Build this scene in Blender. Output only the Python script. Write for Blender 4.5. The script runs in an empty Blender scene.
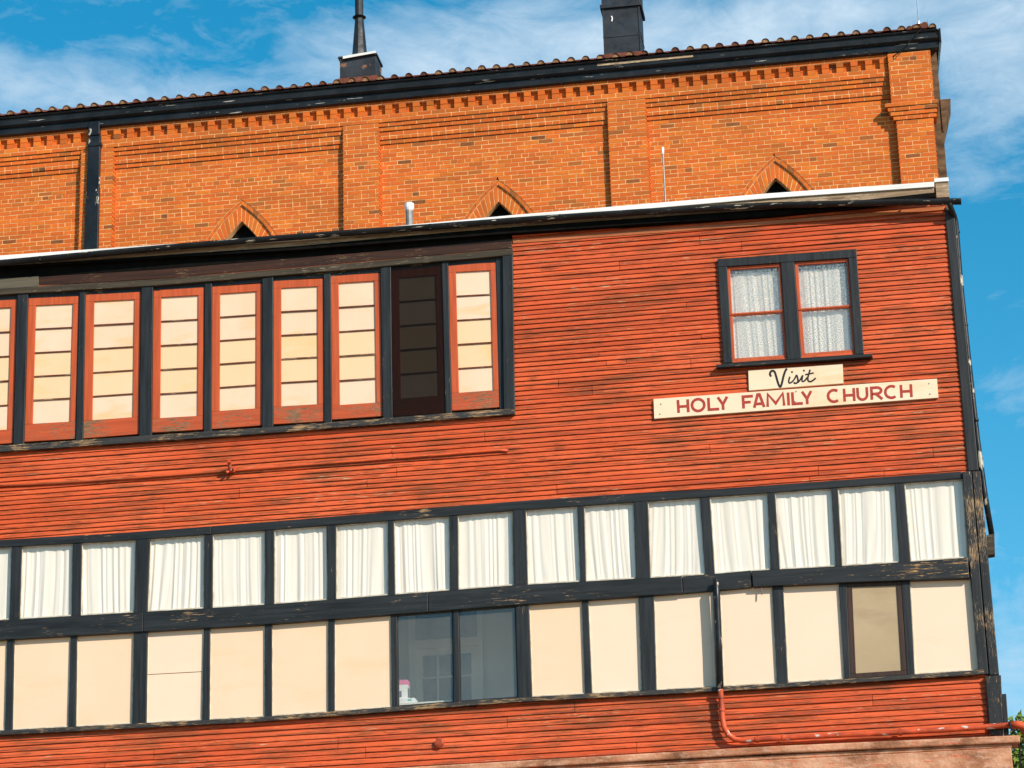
import bpy, math, random
from mathutils import Vector
R = math.radians
random.seed(11)
sc = bpy.context.scene
col = sc.collection

# ------------------------------------------------------------------ camera
FPX = 2713.65                              # focal length in pixels of the 1024 px wide frame
PIT, YAW, ROL = R(19.215), R(8.4424), R(-1.6332)
EYE = Vector((0.0, -33.8, 1.6))
cp, sp = math.cos(PIT), math.sin(PIT)
cy, sy = math.cos(YAW), math.sin(YAW)
cr, sr = math.cos(ROL), math.sin(ROL)
FW = Vector((-sy * cp, cy * cp, sp))
RT0 = Vector((cy, sy, 0))
UP0 = RT0.cross(FW)
RT = cr * RT0 + sr * UP0
UP = -sr * RT0 + cr * UP0
cam_d = bpy.data.cameras.new('camera')
cam = bpy.data.objects.new('camera', cam_d)
col.objects.link(cam)
cam_d.sensor_width = 36.0
cam_d.lens = FPX * 36.0 / 1024.0
cam_d.clip_start, cam_d.clip_end = 0.5, 3000
from mathutils import Matrix
cam.matrix_world = Matrix(((RT.x, UP.x, -FW.x, EYE.x), (RT.y, UP.y, -FW.y, EYE.y),
                           (RT.z, UP.z, -FW.z, EYE.z), (0, 0, 0, 1)))
sc.camera = cam

# ------------------------------------------------------------------ sun, sky, exposure
SUN_EL, SUN_AZ = R(31), R(48)              # azimuth: to the right of the facade's normal
sd = Vector((math.sin(SUN_AZ) * math.cos(SUN_EL), -math.cos(SUN_AZ) * math.cos(SUN_EL), math.sin(SUN_EL)))
sun_d = bpy.data.lights.new('sun', 'SUN')
sun_d.energy, sun_d.angle, sun_d.color = 5.0, R(0.5), (1.0, 0.90, 0.77)
sun = bpy.data.objects.new('sun', sun_d)
col.objects.link(sun)
sun.rotation_euler = sd.to_track_quat('Z', 'Y').to_euler()
sun.location = (20, -30, 40)
sc.view_settings.view_transform = 'Standard'
sc.view_settings.look = 'None'
sc.view_settings.gamma = 1.0
sc.view_settings.exposure = 0.24
sc.view_settings.use_curve_mapping = False

world = bpy.data.worlds.new('World')
sc.world = world
world.use_nodes = True
wn, wl = world.node_tree.nodes, world.node_tree.links
wn.clear()
w_out = wn.new('ShaderNodeOutputWorld')
w_bg = wn.new('ShaderNodeBackground')
w_bg.inputs['Strength'].default_value = 0.075
sky = wn.new('ShaderNodeTexSky')
sky.sky_type = 'NISHITA'
sky.sun_disc = False
sky.sun_elevation, sky.sun_rotation = SUN_EL, math.pi - SUN_AZ
sky.air_density, sky.dust_density, sky.ozone_density = 1.0, 0.3, 2.0
hs = wn.new('ShaderNodeHueSaturation')
hs.inputs['Saturation'].default_value = 1.46
hs.inputs['Hue'].default_value = 0.478
hs.inputs['Value'].default_value = 1.85
wl.new(sky.outputs[0], hs.inputs['Color'])
tc = wn.new('ShaderNodeTexCoord')
def sky_dir(px, py):
    d_ = (RT * ((px - 512) / FPX) + UP * (-(py - 384) / FPX) + FW).normalized()
    return d_.x, d_.z


CLOUDS = []
for px_, py_, rx_, rz_, wt_ in ((110, 100, 300, 60, .72), (330, 75, 170, 50, .42), (600, 40, 320, 80, 1.1), (880, 10, 260, 60, .7), (1010, 90, 140, 130, .80),
                                (1010, 400, 110, 70, .30), (1015, 640, 110, 120, .55)):
    cx_, cz_ = sky_dir(px_, py_)
    CLOUDS.append((cx_, cz_, rx_ / FPX, rz_ / FPX, wt_))
def wmap(scale, loc=(0, 0, 0), rot=(0, 0, 0)):
    q = wn.new('ShaderNodeMapping')
    q.inputs['Scale'].default_value, q.inputs['Location'].default_value, q.inputs['Rotation'].default_value = scale, loc, rot
    wl.new(tc.outputs['Generated'], q.inputs['Vector'])
    return q.outputs[0]


def wmath(op, a_, b_, c_=None):
    q = wn.new('ShaderNodeMath')
    q.operation = op
    for i_, v_ in enumerate((a_, b_, c_)):
        if v_ is None: continue
        if isinstance(v_, (int, float)): q.inputs[i_].default_value = v_
        else: wl.new(v_, q.inputs[i_])
    return q.outputs[0]


def wnoise(vec, detail, rough, dist=0.0):
    q = wn.new('ShaderNodeTexNoise')
    q.inputs['Scale'].default_value, q.inputs['Detail'].default_value = 1.0, detail
    q.inputs['Roughness'].default_value, q.inputs['Distortion'].default_value = rough, dist
    wl.new(vec, q.inputs['Vector'])
    return q.outputs['Fac']


# cloud banks: direction (x, z of the unit vector), half widths, weight
cl_sum = None
for cxx, czz, rx_, rz_, wt in CLOUDS:
    gr = wn.new('ShaderNodeTexGradient')
    gr.gradient_type = 'SPHERICAL'
    wl.new(wmap((1 / rx_, 0, 1 / rz_), (-cxx / rx_, 0, -czz / rz_)), gr.inputs['Vector'])
    v_ = wmath('MULTIPLY', gr.outputs['Fac'], wt)
    cl_sum = v_ if cl_sum is None else wmath('ADD', cl_sum, v_)
n_a = wnoise(wmap((9, 9, 26), (2.3, .4, .5), (0, R(20), 0)), 10, .62, .6)
n_b = wnoise(wmap((40, 30, 90), (7, 3, 1), (0, R(28), 0)), 8, .65, .8)
nn_ = wmath('ADD', wmath('MULTIPLY', n_a, .75), wmath('MULTIPLY', n_b, .35))
cval = wmath('ADD', wmath('MULTIPLY', cl_sum, .40), nn_)
rp = wn.new('ShaderNodeValToRGB')
rp.color_ramp.elements[0].position, rp.color_ramp.elements[1].position = 0.60, 0.97
rp.color_ramp.elements[0].color, rp.color_ramp.elements[1].color = (0, 0, 0, 1), (0.92, 0.92, 0.92, 1)
wl.new(cval, rp.inputs['Fac'])
mxw = wn.new('ShaderNodeMixRGB')
mxw.inputs['Color2'].default_value = (7.0, 8.9, 10.6, 1)
wl.new(rp.outputs[0], mxw.inputs['Fac'])
wl.new(hs.outputs[0], mxw.inputs['Color1'])
wl.new(mxw.outputs[0], w_bg.inputs['Color'])
wl.new(w_bg.outputs[0], w_out.inputs['Surface'])


# ------------------------------------------------------------------ helpers
def at(px, py, Y=0.0):
    """where the line of sight through a photo point meets the vertical plane y = Y"""
    d = RT * ((px - 512) / FPX) + UP * (-(py - 384) / FPX) + FW
    return EYE + d * ((Y - EYE.y) / d.y)


def lerp(a, b, t):
    return a + (b - a) * t


def interp(st, x):
    """piecewise line through sorted stations (x, y)"""
    if x <= st[0][0]:
        a, b = st[0], st[1]
    elif x >= st[-1][0]:
        a, b = st[-2], st[-1]
    else:
        for a, b in zip(st, st[1:]):
            if a[0] <= x <= b[0]:
                break
    return lerp(a[1], b[1], (x - a[0]) / (b[0] - a[0]))


class MB:
    def __init__(s):
        s.v, s.f, s.m = [], [], []

    def face(s, pts, mi=0):
        n = len(s.v)
        s.v += [tuple(p) for p in pts]
        s.f.append(tuple(range(n, n + len(pts))))
        s.m.append(mi)

    def hexa(s, a, b, mi=0):
        """a: 4 front points (tl, tr, br, bl), b: the 4 behind them"""
        n = len(s.v)
        s.v += [tuple(p) for p in a] + [tuple(p) for p in b]
        for q in ((0, 3, 2, 1), (4, 5, 6, 7), (0, 1, 5, 4), (1, 2, 6, 5), (2, 3, 7, 6), (3, 0, 4, 7)):
            s.f.append(tuple(n + i for i in q))
            s.m.append(mi)

    def box(s, x0, x1, y0, y1, z0, z1, mi=0):
        s.hexa([(x0, y0, z1), (x1, y0, z1), (x1, y0, z0), (x0, y0, z0)],
               [(x0, y1, z1), (x1, y1, z1), (x1, y1, z0), (x0, y1, z0)], mi)

    def pq(s, pts, y0, y1, mi=0):
        """photo quad (tl, tr, br, bl) on plane y0, thickened straight back to y1"""
        a = [at(px, py, y0) for px, py in pts]
        s.hexa(a, [(p.x, y1, p.z) for p in a], mi)

    def strip(s, st, y0, y1, mi=0):
        """long member: stations (px, top, bottom) on plane y0, thickened to y1"""
        n = len(s.v)
        for px, t, b in st:
            A, B = at(px, t, y0), at(px, b, y0)
            x = (A.x + B.x) / 2
            s.v += [(x, y0, A.z), (x, y0, B.z), (x, y1, B.z), (x, y1, A.z)]
        for i in range(len(st) - 1):
            k = n + 4 * i
            for j in range(4):
                s.f.append((k + j, k + (j + 1) % 4, k + 4 + (j + 1) % 4, k + 4 + j))
                s.m.append(mi)
        s.f.append((n, n + 3, n + 2, n + 1))
        k = n + 4 * (len(st) - 1)
        s.f.append((k, k + 1, k + 2, k + 3))
        s.m += [mi, mi]

    def tube(s, path, r, n=12, mi=0, cap=True):
        path = [Vector(p) for p in path]
        rs = r if isinstance(r, (list, tuple)) else [r] * len(path)
        k0 = len(s.v)
        prev = None
        for i, p in enumerate(path):
            a = path[max(0, i - 1)]
            b = path[min(len(path) - 1, i + 1)]
            t = (b - a).normalized()
            if prev is None:
                u = t.orthogonal().normalized()
            else:
                u = (prev - t * prev.dot(t)).normalized()
            prev = u
            w = t.cross(u)
            for j in range(n):
                an = 2 * math.pi * j / n
                s.v.append(tuple(p + (u * math.cos(an) + w * math.sin(an)) * rs[i]))
        for i in range(len(path) - 1):
            for j in range(n):
                a = k0 + i * n + j
                b = k0 + i * n + (j + 1) % n
                s.f.append((a, b, b + n, a + n))
                s.m.append(mi)
        if cap:
            s.f.append(tuple(k0 + j for j in reversed(range(n))))
            e = k0 + (len(path) - 1) * n
            s.f.append(tuple(e + j for j in range(n)))
            s.m += [mi, mi]

    def prof(s, pts, xa, xb, mi=0, dz=(0, 0)):
        """closed (y, z) profile run along x"""
        n = len(s.v)
        k = len(pts)
        for x, d in ((xa, dz[0]), (xb, dz[1])):
            s.v += [(x, y, z + d) for y, z in pts]
        for j in range(k):
            s.f.append((n + j, n + (j + 1) % k, n + k + (j + 1) % k, n + k + j))
            s.m.append(mi)
        s.f.append(tuple(n + j for j in reversed(range(k))))
        s.f.append(tuple(n + k + j for j in range(k)))
        s.m += [mi, mi]

    def build(s, name, mats, parent=None, bevel=0, smooth=False):
        me = bpy.data.meshes.new(name)
        off = Vector((0, 0, 0))
        q = parent
        while q is not None:
            off += q.location
            q = q.parent
        me.from_pydata([(x - off.x, y - off.y, z - off.z) for x, y, z in s.v], [], s.f)
        for m in (mats if isinstance(mats, (list, tuple)) else [mats]):
            me.materials.append(m)
        me.polygons.foreach_set('material_index', s.m)
        if smooth:
            me.polygons.foreach_set('use_smooth', [True] * len(s.f))
        me.update()
        import bmesh
        bm = bmesh.new()
        bm.from_mesh(me)
        bmesh.ops.recalc_face_normals(bm, faces=bm.faces)
        bm.to_mesh(me)
        bm.free()
        o = bpy.data.objects.new(name, me)
        col.objects.link(o)
        o.parent = parent
        if bevel:
            b = o.modifiers.new('bevel', 'BEVEL')
            b.width, b.segments, b.limit_method = bevel, 2, 'ANGLE'
        return o


def tag(o, label=None, cat=None, group=None, kind=None):
    if label: o['label'] = label
    if cat: o['category'] = cat
    if group: o['group'] = group
    if kind: o['kind'] = kind
    return o


def empty(name, loc, label, cat, group=None):
    o = bpy.data.objects.new(name, None)
    col.objects.link(o)
    o.location = loc
    o.empty_display_size = 0.3
    return tag(o, label, cat, group)


# ------------------------------------------------------------------ materials
def c4(c):
    return (c[0], c[1], c[2], 1)


class NT:
    def __init__(s, name, rough=0.6, spec=0.3, metal=0.0):
        s.mat = bpy.data.materials.new(name)
        s.mat.use_nodes = True
        s.t = s.mat.node_tree
        s.b = s.t.nodes['Principled BSDF']
        s.b.inputs['Roughness'].default_value = rough
        s.b.inputs['Specular IOR Level'].default_value = spec
        s.b.inputs['Metallic'].default_value = metal
        s.tc = s.t.nodes.new('ShaderNodeTexCoord')

    def new(s, ty, **kw):
        n = s.t.nodes.new(ty)
        for k, v in kw.items():
            setattr(n, k, v)
        return n

    def link(s, a, b):
        s.t.links.new(a, b)

    def noise(s, scale, detail=4, rough=0.55, loc=(0, 0, 0), dist=0.0):
        m = s.new('ShaderNodeMapping')
        m.inputs['Scale'].default_value = scale if isinstance(scale, tuple) else (scale,) * 3
        m.inputs['Location'].default_value = loc
        s.link(s.tc.outputs['Object'], m.inputs['Vector'])
        n = s.new('ShaderNodeTexNoise')
        n.inputs['Scale'].default_value = 1
        n.inputs['Detail'].default_value = detail
        n.inputs['Roughness'].default_value = rough
        n.inputs['Distortion'].default_value = dist
        s.link(m.outputs[0], n.inputs['Vector'])
        return n.outputs['Fac']

    def ramp(s, fac, stops):
        r = s.new('ShaderNodeValToRGB')
        e = r.color_ramp.elements
        while len(e) < len(stops):
            e.new(0.5)
        for i, (p, c) in enumerate(stops):
            e[i].position = p
            e[i].color = c4(c) if isinstance(c, (tuple, list)) else (c, c, c, 1)
        s.link(fac, r.inputs['Fac'])
        return r.outputs['Color']

    def mix(s, fac, a, b, blend='MIX'):
        m = s.new('ShaderNodeMixRGB', blend_type=blend)
        for sock, v in ((m.inputs['Fac'], fac), (m.inputs['Color1'], a), (m.inputs['Color2'], b)):
            if isinstance(v, (tuple, list)):
                sock.default_value = c4(v)
            elif isinstance(v, (int, float)):
                sock.default_value = v
            else:
                s.link(v, sock)
        return m.outputs['Color']

    def mul(s, a, b):
        m = s.new('ShaderNodeMath', operation='MULTIPLY')
        for i, v in enumerate((a, b)):
            if isinstance(v, (int, float)):
                m.inputs[i].default_value = v
            else:
                s.link(v, m.inputs[i])
        return m.outputs[0]

    def add(s, a, b):
        m = s.new('ShaderNodeMath', operation='ADD')
        for i, v in enumerate((a, b)):
            if isinstance(v, (int, float)):
                m.inputs[i].default_value = v
            else:
                s.link(v, m.inputs[i])
        return m.outputs[0]

    def island(s):
        return s.new('ShaderNodeNewGeometry').outputs['Random Per Island']

    def out(s, color, bump=None, strength=0.3, dist=0.01, rough=None):
        if isinstance(color, (tuple, list)):
            s.b.inputs['Base Color'].default_value = c4(color)
        else:
            s.link(color, s.b.inputs['Base Color'])
        if bump is not None:
            bp = s.new('ShaderNodeBump')
            bp.inputs['Strength'].default_value = strength
            bp.inputs['Distance'].default_value = dist
            s.link(bump, bp.inputs['Height'])
            s.link(bp.outputs[0], s.b.inputs['Normal'])
        if rough is not None:
            s.link(rough, s.b.inputs['Roughness'])
        return s.mat


def painted_wood(name, paint, grain, peel=0.70, wood=(0.36, 0.22, 0.10), vary=0.5, rough=0.5, fine=1.0):
    """old oil paint over boards: grain 'x', 'z'; peel = threshold of the flaking (1 = none)"""
    s = NT(name, rough, 0.35)
    g = (1.3, 8, 26) if grain == 'x' else (26, 8, 1.3)
    g2 = (7, 40, 95) if grain == 'x' else (95, 40, 7)
    n1 = s.noise(g, 5, 0.6)
    n2 = s.noise(tuple(k * fine for k in g2), 7, 0.70, (3, 1, 7), 0.4)
    n3 = s.noise(1.7, 3, 0.5, (9, 4, 2))
    lo = tuple(c * (1 - vary) for c in paint)
    hi = tuple(min(1, c * (1 + vary)) for c in paint)
    colr = s.ramp(n1, [(0.3, lo), (0.7, hi)])
    sm = s.add(s.mul(n2, 0.62), s.mul(n3, 0.38))
    flake = s.ramp(sm, [(peel - 0.006, 0.0), (peel + 0.008, 1.0)])
    n4 = s.noise(tuple(k * 1.7 for k in g2), 3, 0.6, (13, 5, 1))
    woodc = s.ramp(n4, [(0.30, tuple(c * 0.30 for c in wood)), (0.55, wood), (0.75, tuple(min(1, c * 1.9) for c in wood))])
    colr = s.mix(flake, colr, woodc)
    h = s.add(s.mul(n2, 1.0), s.mul(flake, -0.5))
    return s.out(colr, h, 0.35, 0.006)


M = {}
M['trim_x'] = painted_wood('dark_trim_paint', (0.0135, 0.0150, 0.0165), 'x', 0.612, vary=.7)
M['trim_z'] = painted_wood('dark_post_paint', (0.0135, 0.0150, 0.0165), 'z', 0.635, vary=.7)
M['flaky_x'] = painted_wood('flaking_beam_paint', (0.0135, 0.0150, 0.0165), 'x', 0.60, (0.50, 0.27, 0.09), fine=.8)
M['flaky_z'] = painted_wood('flaking_corner_paint', (0.0135, 0.0145, 0.016), 'z', 0.565, (0.40, 0.25, 0.12), fine=1.5)
M['sill'] = painted_wood('worn_sill_paint', (0.03, 0.028, 0.026), 'x', 0.535, (0.34, 0.21, 0.10))
M['red_frame'] = painted_wood('red_sash_paint', (0.47, 0.082, 0.022), 'z', 0.62, (0.26, 0.15, 0.07), 0.22)
M['red_rail'] = painted_wood('red_rail_paint', (0.45, 0.075, 0.021), 'x', 0.530, (0.22, 0.13, 0.065), 0.22)
M['muntin'] = painted_wood('worn_muntin_paint', (0.13, 0.035, 0.016), 'x', 0.56, (0.40, 0.28, 0.17))
M['brown_frame'] = painted_wood('brown_screen_frame', (0.040, 0.018, 0.011), 'z', 0.66)
M['raw_wood'] = painted_wood('weathered_wood', (0.30, 0.20, 0.12), 'x', 0.52, (0.42, 0.31, 0.20), 0.6, 0.8)
M['patch_wood'] = painted_wood('pale_patch_wood', (0.10, 0.085, 0.06), 'x', 0.64, (0.3, 0.22, 0.14), 0.3, 0.8)
M['grey_wood'] = painted_wood('grey_weathered_wood', (0.046, 0.035, 0.022), 'x', 0.60, (0.3, 0.22, 0.14), 0.5, 0.8)
M['shaded_brown_board'] = painted_wood('shaded_brown_frieze_paint', (0.036, 0.012, 0.004), 'x', 0.60, (0.30, 0.18, 0.08), 0.5)  # brown board, darkened so the eave's shade sits in the colour
M['lit_tan_board'] = painted_wood('lit_tan_frieze_paint', (0.40, 0.115, 0.035), 'x', 0.60, (0.45, 0.28, 0.13), 0.4)  # orange-brown board, brightened to paint the light it catches


def siding_mat(name, grain='x'):
    s = NT(name, 0.55, 0.3)
    a = (1, 4, 6) if grain == 'x' else (6, 1, 6)
    k = lambda f, q: (f, 8, q) if grain == 'x' else (8, f, q)
    isl = s.island()
    base = s.ramp(isl, [(0.0, (0.46, 0.066, 0.018)), (0.5, (0.56, 0.084, 0.022)), (1.0, (0.63, 0.102, 0.028))])
    n0 = s.noise(k(0.35, 1.6), 5, 0.6, (4, 0, 2))
    base = s.mix(s.ramp(n0, [(0.45, 0.0), (0.75, 0.45)]), base, (0.78, 0.17, 0.065))
    # grime and bare dark wood in long streaks along the boards
    n1 = s.noise(k(1.1, 34), 8, 0.72)
    n2 = s.noise(k(0.35, 1.1), 3, 0.5, (7, 3, 5))
    n2b = s.mul(n2, 0.5)
    n2c = s.noise(k(0.9, 1.9), 5, 0.6, (7, 3, 5))
    st = s.ramp(s.add(s.mul(n1, 0.66), s.mul(n2c, 0.34)), [(0.500, 0.0), (0.535, 0.45), (0.62, 0.85)])
    base = s.mix(st, base, (0.115, 0.048, 0.017))
    n5 = s.noise(k(3.2, 55), 5, 0.72, (2, 9, 3))
    n6 = s.noise(k(0.8, 2.2), 3, 0.55, (5, 2, 8))
    base = s.mix(s.ramp(s.add(s.mul(n5, 0.85), s.mul(n6, 0.15)), [(0.545, 0.0), (0.575, 0.6), (0.64, 0.85)]), base, (0.14, 0.038, 0.014))
    # pale flakes of old primer
    n3 = s.noise(k(4.5, 90), 5, 0.65, (1, 5, 8))
    n4 = s.noise(k(0.6, 7), 2, 0.5, (8, 8, 1))
    fl = s.ramp(s.add(s.mul(n3, 0.7), s.mul(n4, 0.3)), [(0.622, 0.0), (0.637, 1.0)])
    base = s.mix(fl, base, (0.48, 0.33, 0.19))
    return s.out(base, s.add(n1, n5), 0.4, 0.008)


M['siding'] = siding_mat('red_clapboard')


def brick_mat():
    s = NT('orange_brick', 0.85, 0.15)
    isl = s.island()
    cl = s.ramp(isl, [(0.0, (0.50, 0.098, 0.016)), (0.25, (0.68, 0.146, 0.021)), (0.5, (0.58, 0.112, 0.018)),
                      (0.75, (0.70, 0.185, 0.022)), (0.93, (0.46, 0.110, 0.018)), (0.980, (0.34, 0.11, 0.026)), (0.998, (0.07, 0.045, 0.025))])
    n = s.noise(14, 5, 0.6)
    cl = s.mix(s.ramp(n, [(0.35, 0.35), (0.65, 0.0)]), cl, (0.42, 0.10, 0.024))
    n9 = s.noise((0.5, 0.5, 1.2), 5, 0.6, (6, 1, 3))
    cl = s.mix(s.ramp(n9, [(0.42, 0.0), (0.70, 0.65)]), cl, (0.36, 0.092, 0.018))
    n2 = s.noise(34, 4, 0.7, (3, 3, 3))
    cl = s.mix(s.ramp(n2, [(0.66, 0.0), (0.74, 0.8)]), cl, (0.10, 0.055, 0.025))
    return s.out(cl, s.noise(60, 4), 0.4, 0.006)


M['brick'] = brick_mat()
s_ = NT('mortar', 0.9, 0.1)
M['mortar'] = s_.out(s_.ramp(s_.noise(8, 5, 0.7), [(0.35, (0.56, 0.26, 0.09)), (0.6, (0.80, 0.50, 0.24))]))
s_ = NT('dark_brown_brick', 0.9, 0.1)
M['end_brick'] = s_.out(s_.ramp(s_.noise((3, 3, 9), 5, 0.6), [(0.35, (0.07, 0.042, 0.024)), (0.65, (0.17, 0.105, 0.06))]), s_.noise(30), 0.3)  # dark brown tone, varied by noise


def black_metal(name, base=(0.008, 0.009, 0.011), thr=0.66, patch=(0.45, 0.42, 0.36), rough=0.32, sc_=(5, 5, 5)):
    s = NT(name, rough, 0.32)
    n = s.noise(sc_, 5, 0.6)
    cl = s.ramp(s.noise(3, 4, 0.6, (5, 1, 1)), [(0.35, tuple(c * 0.7 for c in base)), (0.7, tuple(c * 2.0 for c in base))])
    cl = s.mix(s.ramp(n, [(thr, 0.0), (thr + 0.02, 1.0)]), cl, patch)
    return s.out(cl, n, 0.15, 0.01, s.ramp(s.noise(9, 3), [(0.3, rough * 0.8), (0.7, min(1, rough * 1.6))]))


M['black'] = black_metal('black_gutter_paint', sc_=(2, 9, 30))
M['black_pipe'] = black_metal('black_pipe_paint', thr=0.60, patch=(0.42, 0.38, 0.30), sc_=(9, 9, 4))
M['dark_sheet'] = black_metal('dark_sheet_metal', (0.016, 0.019, 0.024), 0.80, rough=0.45)
M['rust_sheet'] = black_metal('rusty_sheet_metal', (0.018, 0.021, 0.026), 0.60, (0.20, 0.10, 0.055), 0.5, (4, 4, 6))
M['annex_gutter'] = black_metal('worn_gutter_paint', (0.009, 0.0095, 0.011), 0.63, (0.5, 0.45, 0.36), 0.4, (4, 20, 40))
s_ = NT('white_cap_metal', 0.4, 0.4)
M['white'] = s_.out(s_.ramp(s_.noise((0.8, 6, 14), 5, 0.6), [(0.3, (0.62, 0.60, 0.56)), (0.55, (0.84, 0.83, 0.80))]))
s_ = NT('galvanised_steel', 0.35, 0.5, 0.7)
M['galv'] = s_.out(s_.ramp(s_.noise(12, 4), [(0.3, (0.45, 0.46, 0.48)), (0.7, (0.72, 0.73, 0.75))]))


s_ = NT('dull_steel', 0.5, 0.4, 0.3)
M['dull_steel'] = s_.out(s_.ramp(s_.noise(12, 4), [(0.3, (0.15, 0.145, 0.14)), (0.7, (0.30, 0.29, 0.28))]))


def cream_mat(name, a, b, stain, amt=0.7, isl=0.0):
    s = NT(name, 0.6, 0.25)
    cl = s.ramp(s.noise((1.2, 1, 0.9), 4, 0.6), [(0.3, a), (0.7, b)])
    n = s.add(s.mul(s.noise((1.1, 3, 3.6), 5, 0.6, (3, 1, 4)), 0.8), s.mul(s.noise((0.5, 1, 0.5), 2, 0.5, (1, 8, 2)), 0.2))
    cl = s.mix(s.ramp(n, [(0.54, 0.0), (0.66, amt)]), cl, stain)
    cl = s.mix(s.ramp(s.island(), [(0.55, 0.0), (1.0, isl)]), cl, (0.80, 0.52, 0.25))
    m = s.noise((3, 3, 30), 4, 0.6, (4, 4, 4))
    cl = s.mix(s.ramp(m, [(0.62, 0.0), (0.72, 0.25)]), cl, (0.60, 0.45, 0.30))
    return s.out(cl, s.noise((20, 20, 20), 3), 0.06, 0.005)


M['cream'] = cream_mat('cream_board', (0.77, 0.545, 0.375), (0.79, 0.57, 0.40), (0.76, 0.48, 0.27), 0.4)
M['cream_b'] = cream_mat('cream_board_pale', (0.78, 0.58, 0.43), (0.80, 0.61, 0.46), (0.77, 0.53, 0.35), 0.3)
M['cream_pane'] = cream_mat('cream_painted_glass', (0.76, 0.525, 0.35), (0.80, 0.60, 0.45), (0.76, 0.46, 0.20), isl=0.6)
M['tan_screen'] = cream_mat('tan_screen_cloth', (0.37, 0.275, 0.165), (0.44, 0.33, 0.205), (0.33, 0.24, 0.145))
s_ = NT('white_curtain_cloth', 0.8, 0.1)
s_.b.inputs['Sheen Weight'].default_value = 0.1
M['curtain'] = s_.out(s_.ramp(s_.noise((9, 2, 1), 3), [(0.3, (0.88, 0.80, 0.71)), (0.7, (0.92, 0.85, 0.77))]))
s_ = NT('lace_curtain_cloth', 0.85, 0.1)
M['lace'] = s_.out(s_.ramp(s_.noise(26, 3, 0.7), [(0.35, (0.36, 0.42, 0.44)), (0.65, (0.80, 0.84, 0.84))]))


def glass(name, refl=1.0, speck=0.0, tint=(0.965, 0.965, 0.955), dust=0.0):
    m = bpy.data.materials.new(name)
    m.use_nodes = True
    t = m.node_tree
    t.nodes.clear()
    o = t.nodes.new('ShaderNodeOutputMaterial')
    tr = t.nodes.new('ShaderNodeBsdfTransparent')
    tr.inputs['Color'].default_value = c4(tint)
    gl = t.nodes.new('ShaderNodeBsdfGlossy')
    gl.inputs['Roughness'].default_value = 0.04
    lw = t.nodes.new('ShaderNodeLayerWeight')
    lw.inputs['Blend'].default_value = 0.5
    pw = t.nodes.new('ShaderNodeMath')
    pw.operation = 'POWER'
    pw.inputs[1].default_value = 5
    t.links.new(lw.outputs['Facing'], pw.inputs[0])
    mu = t.nodes.new('ShaderNodeMath')
    mu.operation = 'MULTIPLY_ADD'
    mu.inputs[1].default_value = 0.90 * refl
    mu.inputs[2].default_value = 0.035 * refl
    t.links.new(pw.outputs[0], mu.inputs[0])
    mx = t.nodes.new('ShaderNodeMixShader')
    t.links.new(mu.outputs[0], mx.inputs[0])
    t.links.new(tr.outputs[0], mx.inputs[1])
    t.links.new(gl.outputs[0], mx.inputs[2])
    last = mx
    if dust:                                 # a film of dust that catches the daylight
        dd = t.nodes.new('ShaderNodeBsdfDiffuse')
        dd.inputs['Color'].default_value = (0.78, 0.70, 0.58, 1)
        dn = t.nodes.new('ShaderNodeTexNoise')
        dn.inputs['Scale'].default_value = 2.5
        dn.inputs['Detail'].default_value = 6
        dt_ = t.nodes.new('ShaderNodeTexCoord')
        dm = t.nodes.new('ShaderNodeMapRange')
        dm.inputs['To Min'].default_value, dm.inputs['To Max'].default_value = dust * .6, dust * 1.4
        t.links.new(dt_.outputs['Object'], dn.inputs['Vector'])
        t.links.new(dn.outputs['Fac'], dm.inputs['Value'])
        md = t.nodes.new('ShaderNodeMixShader')
        t.links.new(dm.outputs[0], md.inputs[0])
        t.links.new(mx.outputs[0], md.inputs[1])
        t.links.new(dd.outputs[0], md.inputs[2])
        last = md
    if speck:
        df = t.nodes.new('ShaderNodeBsdfDiffuse')
        df.inputs['Color'].default_value = (0.42, 0.50, 0.54, 1)
        tcn = t.nodes.new('ShaderNodeTexCoord')
        vz = t.nodes.new('ShaderNodeTexNoise')
        vz.inputs['Scale'].default_value = 75
        vz.inputs['Detail'].default_value = 4
        rr = t.nodes.new('ShaderNodeValToRGB')
        rr.color_ramp.elements[0].position, rr.color_ramp.elements[1].position = 0.42, 0.62
        rr.color_ramp.elements[1].color = (speck, speck, speck, 1)
        t.links.new(tcn.outputs['Object'], vz.inputs['Vector'])
        t.links.new(vz.outputs['Fac'], rr.inputs['Fac'])
        m2 = t.nodes.new('ShaderNodeMixShader')
        t.links.new(rr.outputs[0], m2.inputs[0])
        t.links.new(mx.outputs[0], m2.inputs[1])
        t.links.new(df.outputs[0], m2.inputs[2])
        last = m2
    t.links.new(last.outputs[0], o.inputs['Surface'])
    return m


M['glass'] = glass('window_glass', 1.2)
M['dusty_glass'] = glass('dusty_window_glass', 1.5, 0.0, (0.92, 0.93, 0.92), 0.047)
M['obscure'] = glass('obscure_window_glass', 1.2, 0.42)


def screen_mat():
    m = bpy.data.materials.new('dark_insect_mesh')
    m.use_nodes = True
    t = m.node_tree
    b = t.nodes['Principled BSDF']
    b.inputs['Base Color'].default_value = (0.006, 0.0062, 0.0065, 1)
    b.inputs['Roughness'].default_value = 0.8
    b.inputs['Specular IOR Level'].default_value = 0.05
    tr = t.nodes.new('ShaderNodeBsdfTransparent')
    mx = t.nodes.new('ShaderNodeMixShader')
    mx.inputs[0].default_value = 0.59
    t.links.new(tr.outputs[0], mx.inputs[1])
    t.links.new(b.outputs[0], mx.inputs[2])
    t.links.new(mx.outputs[0], t.nodes['Material Output'].inputs['Surface'])
    return m


M['mesh'] = screen_mat()


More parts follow.
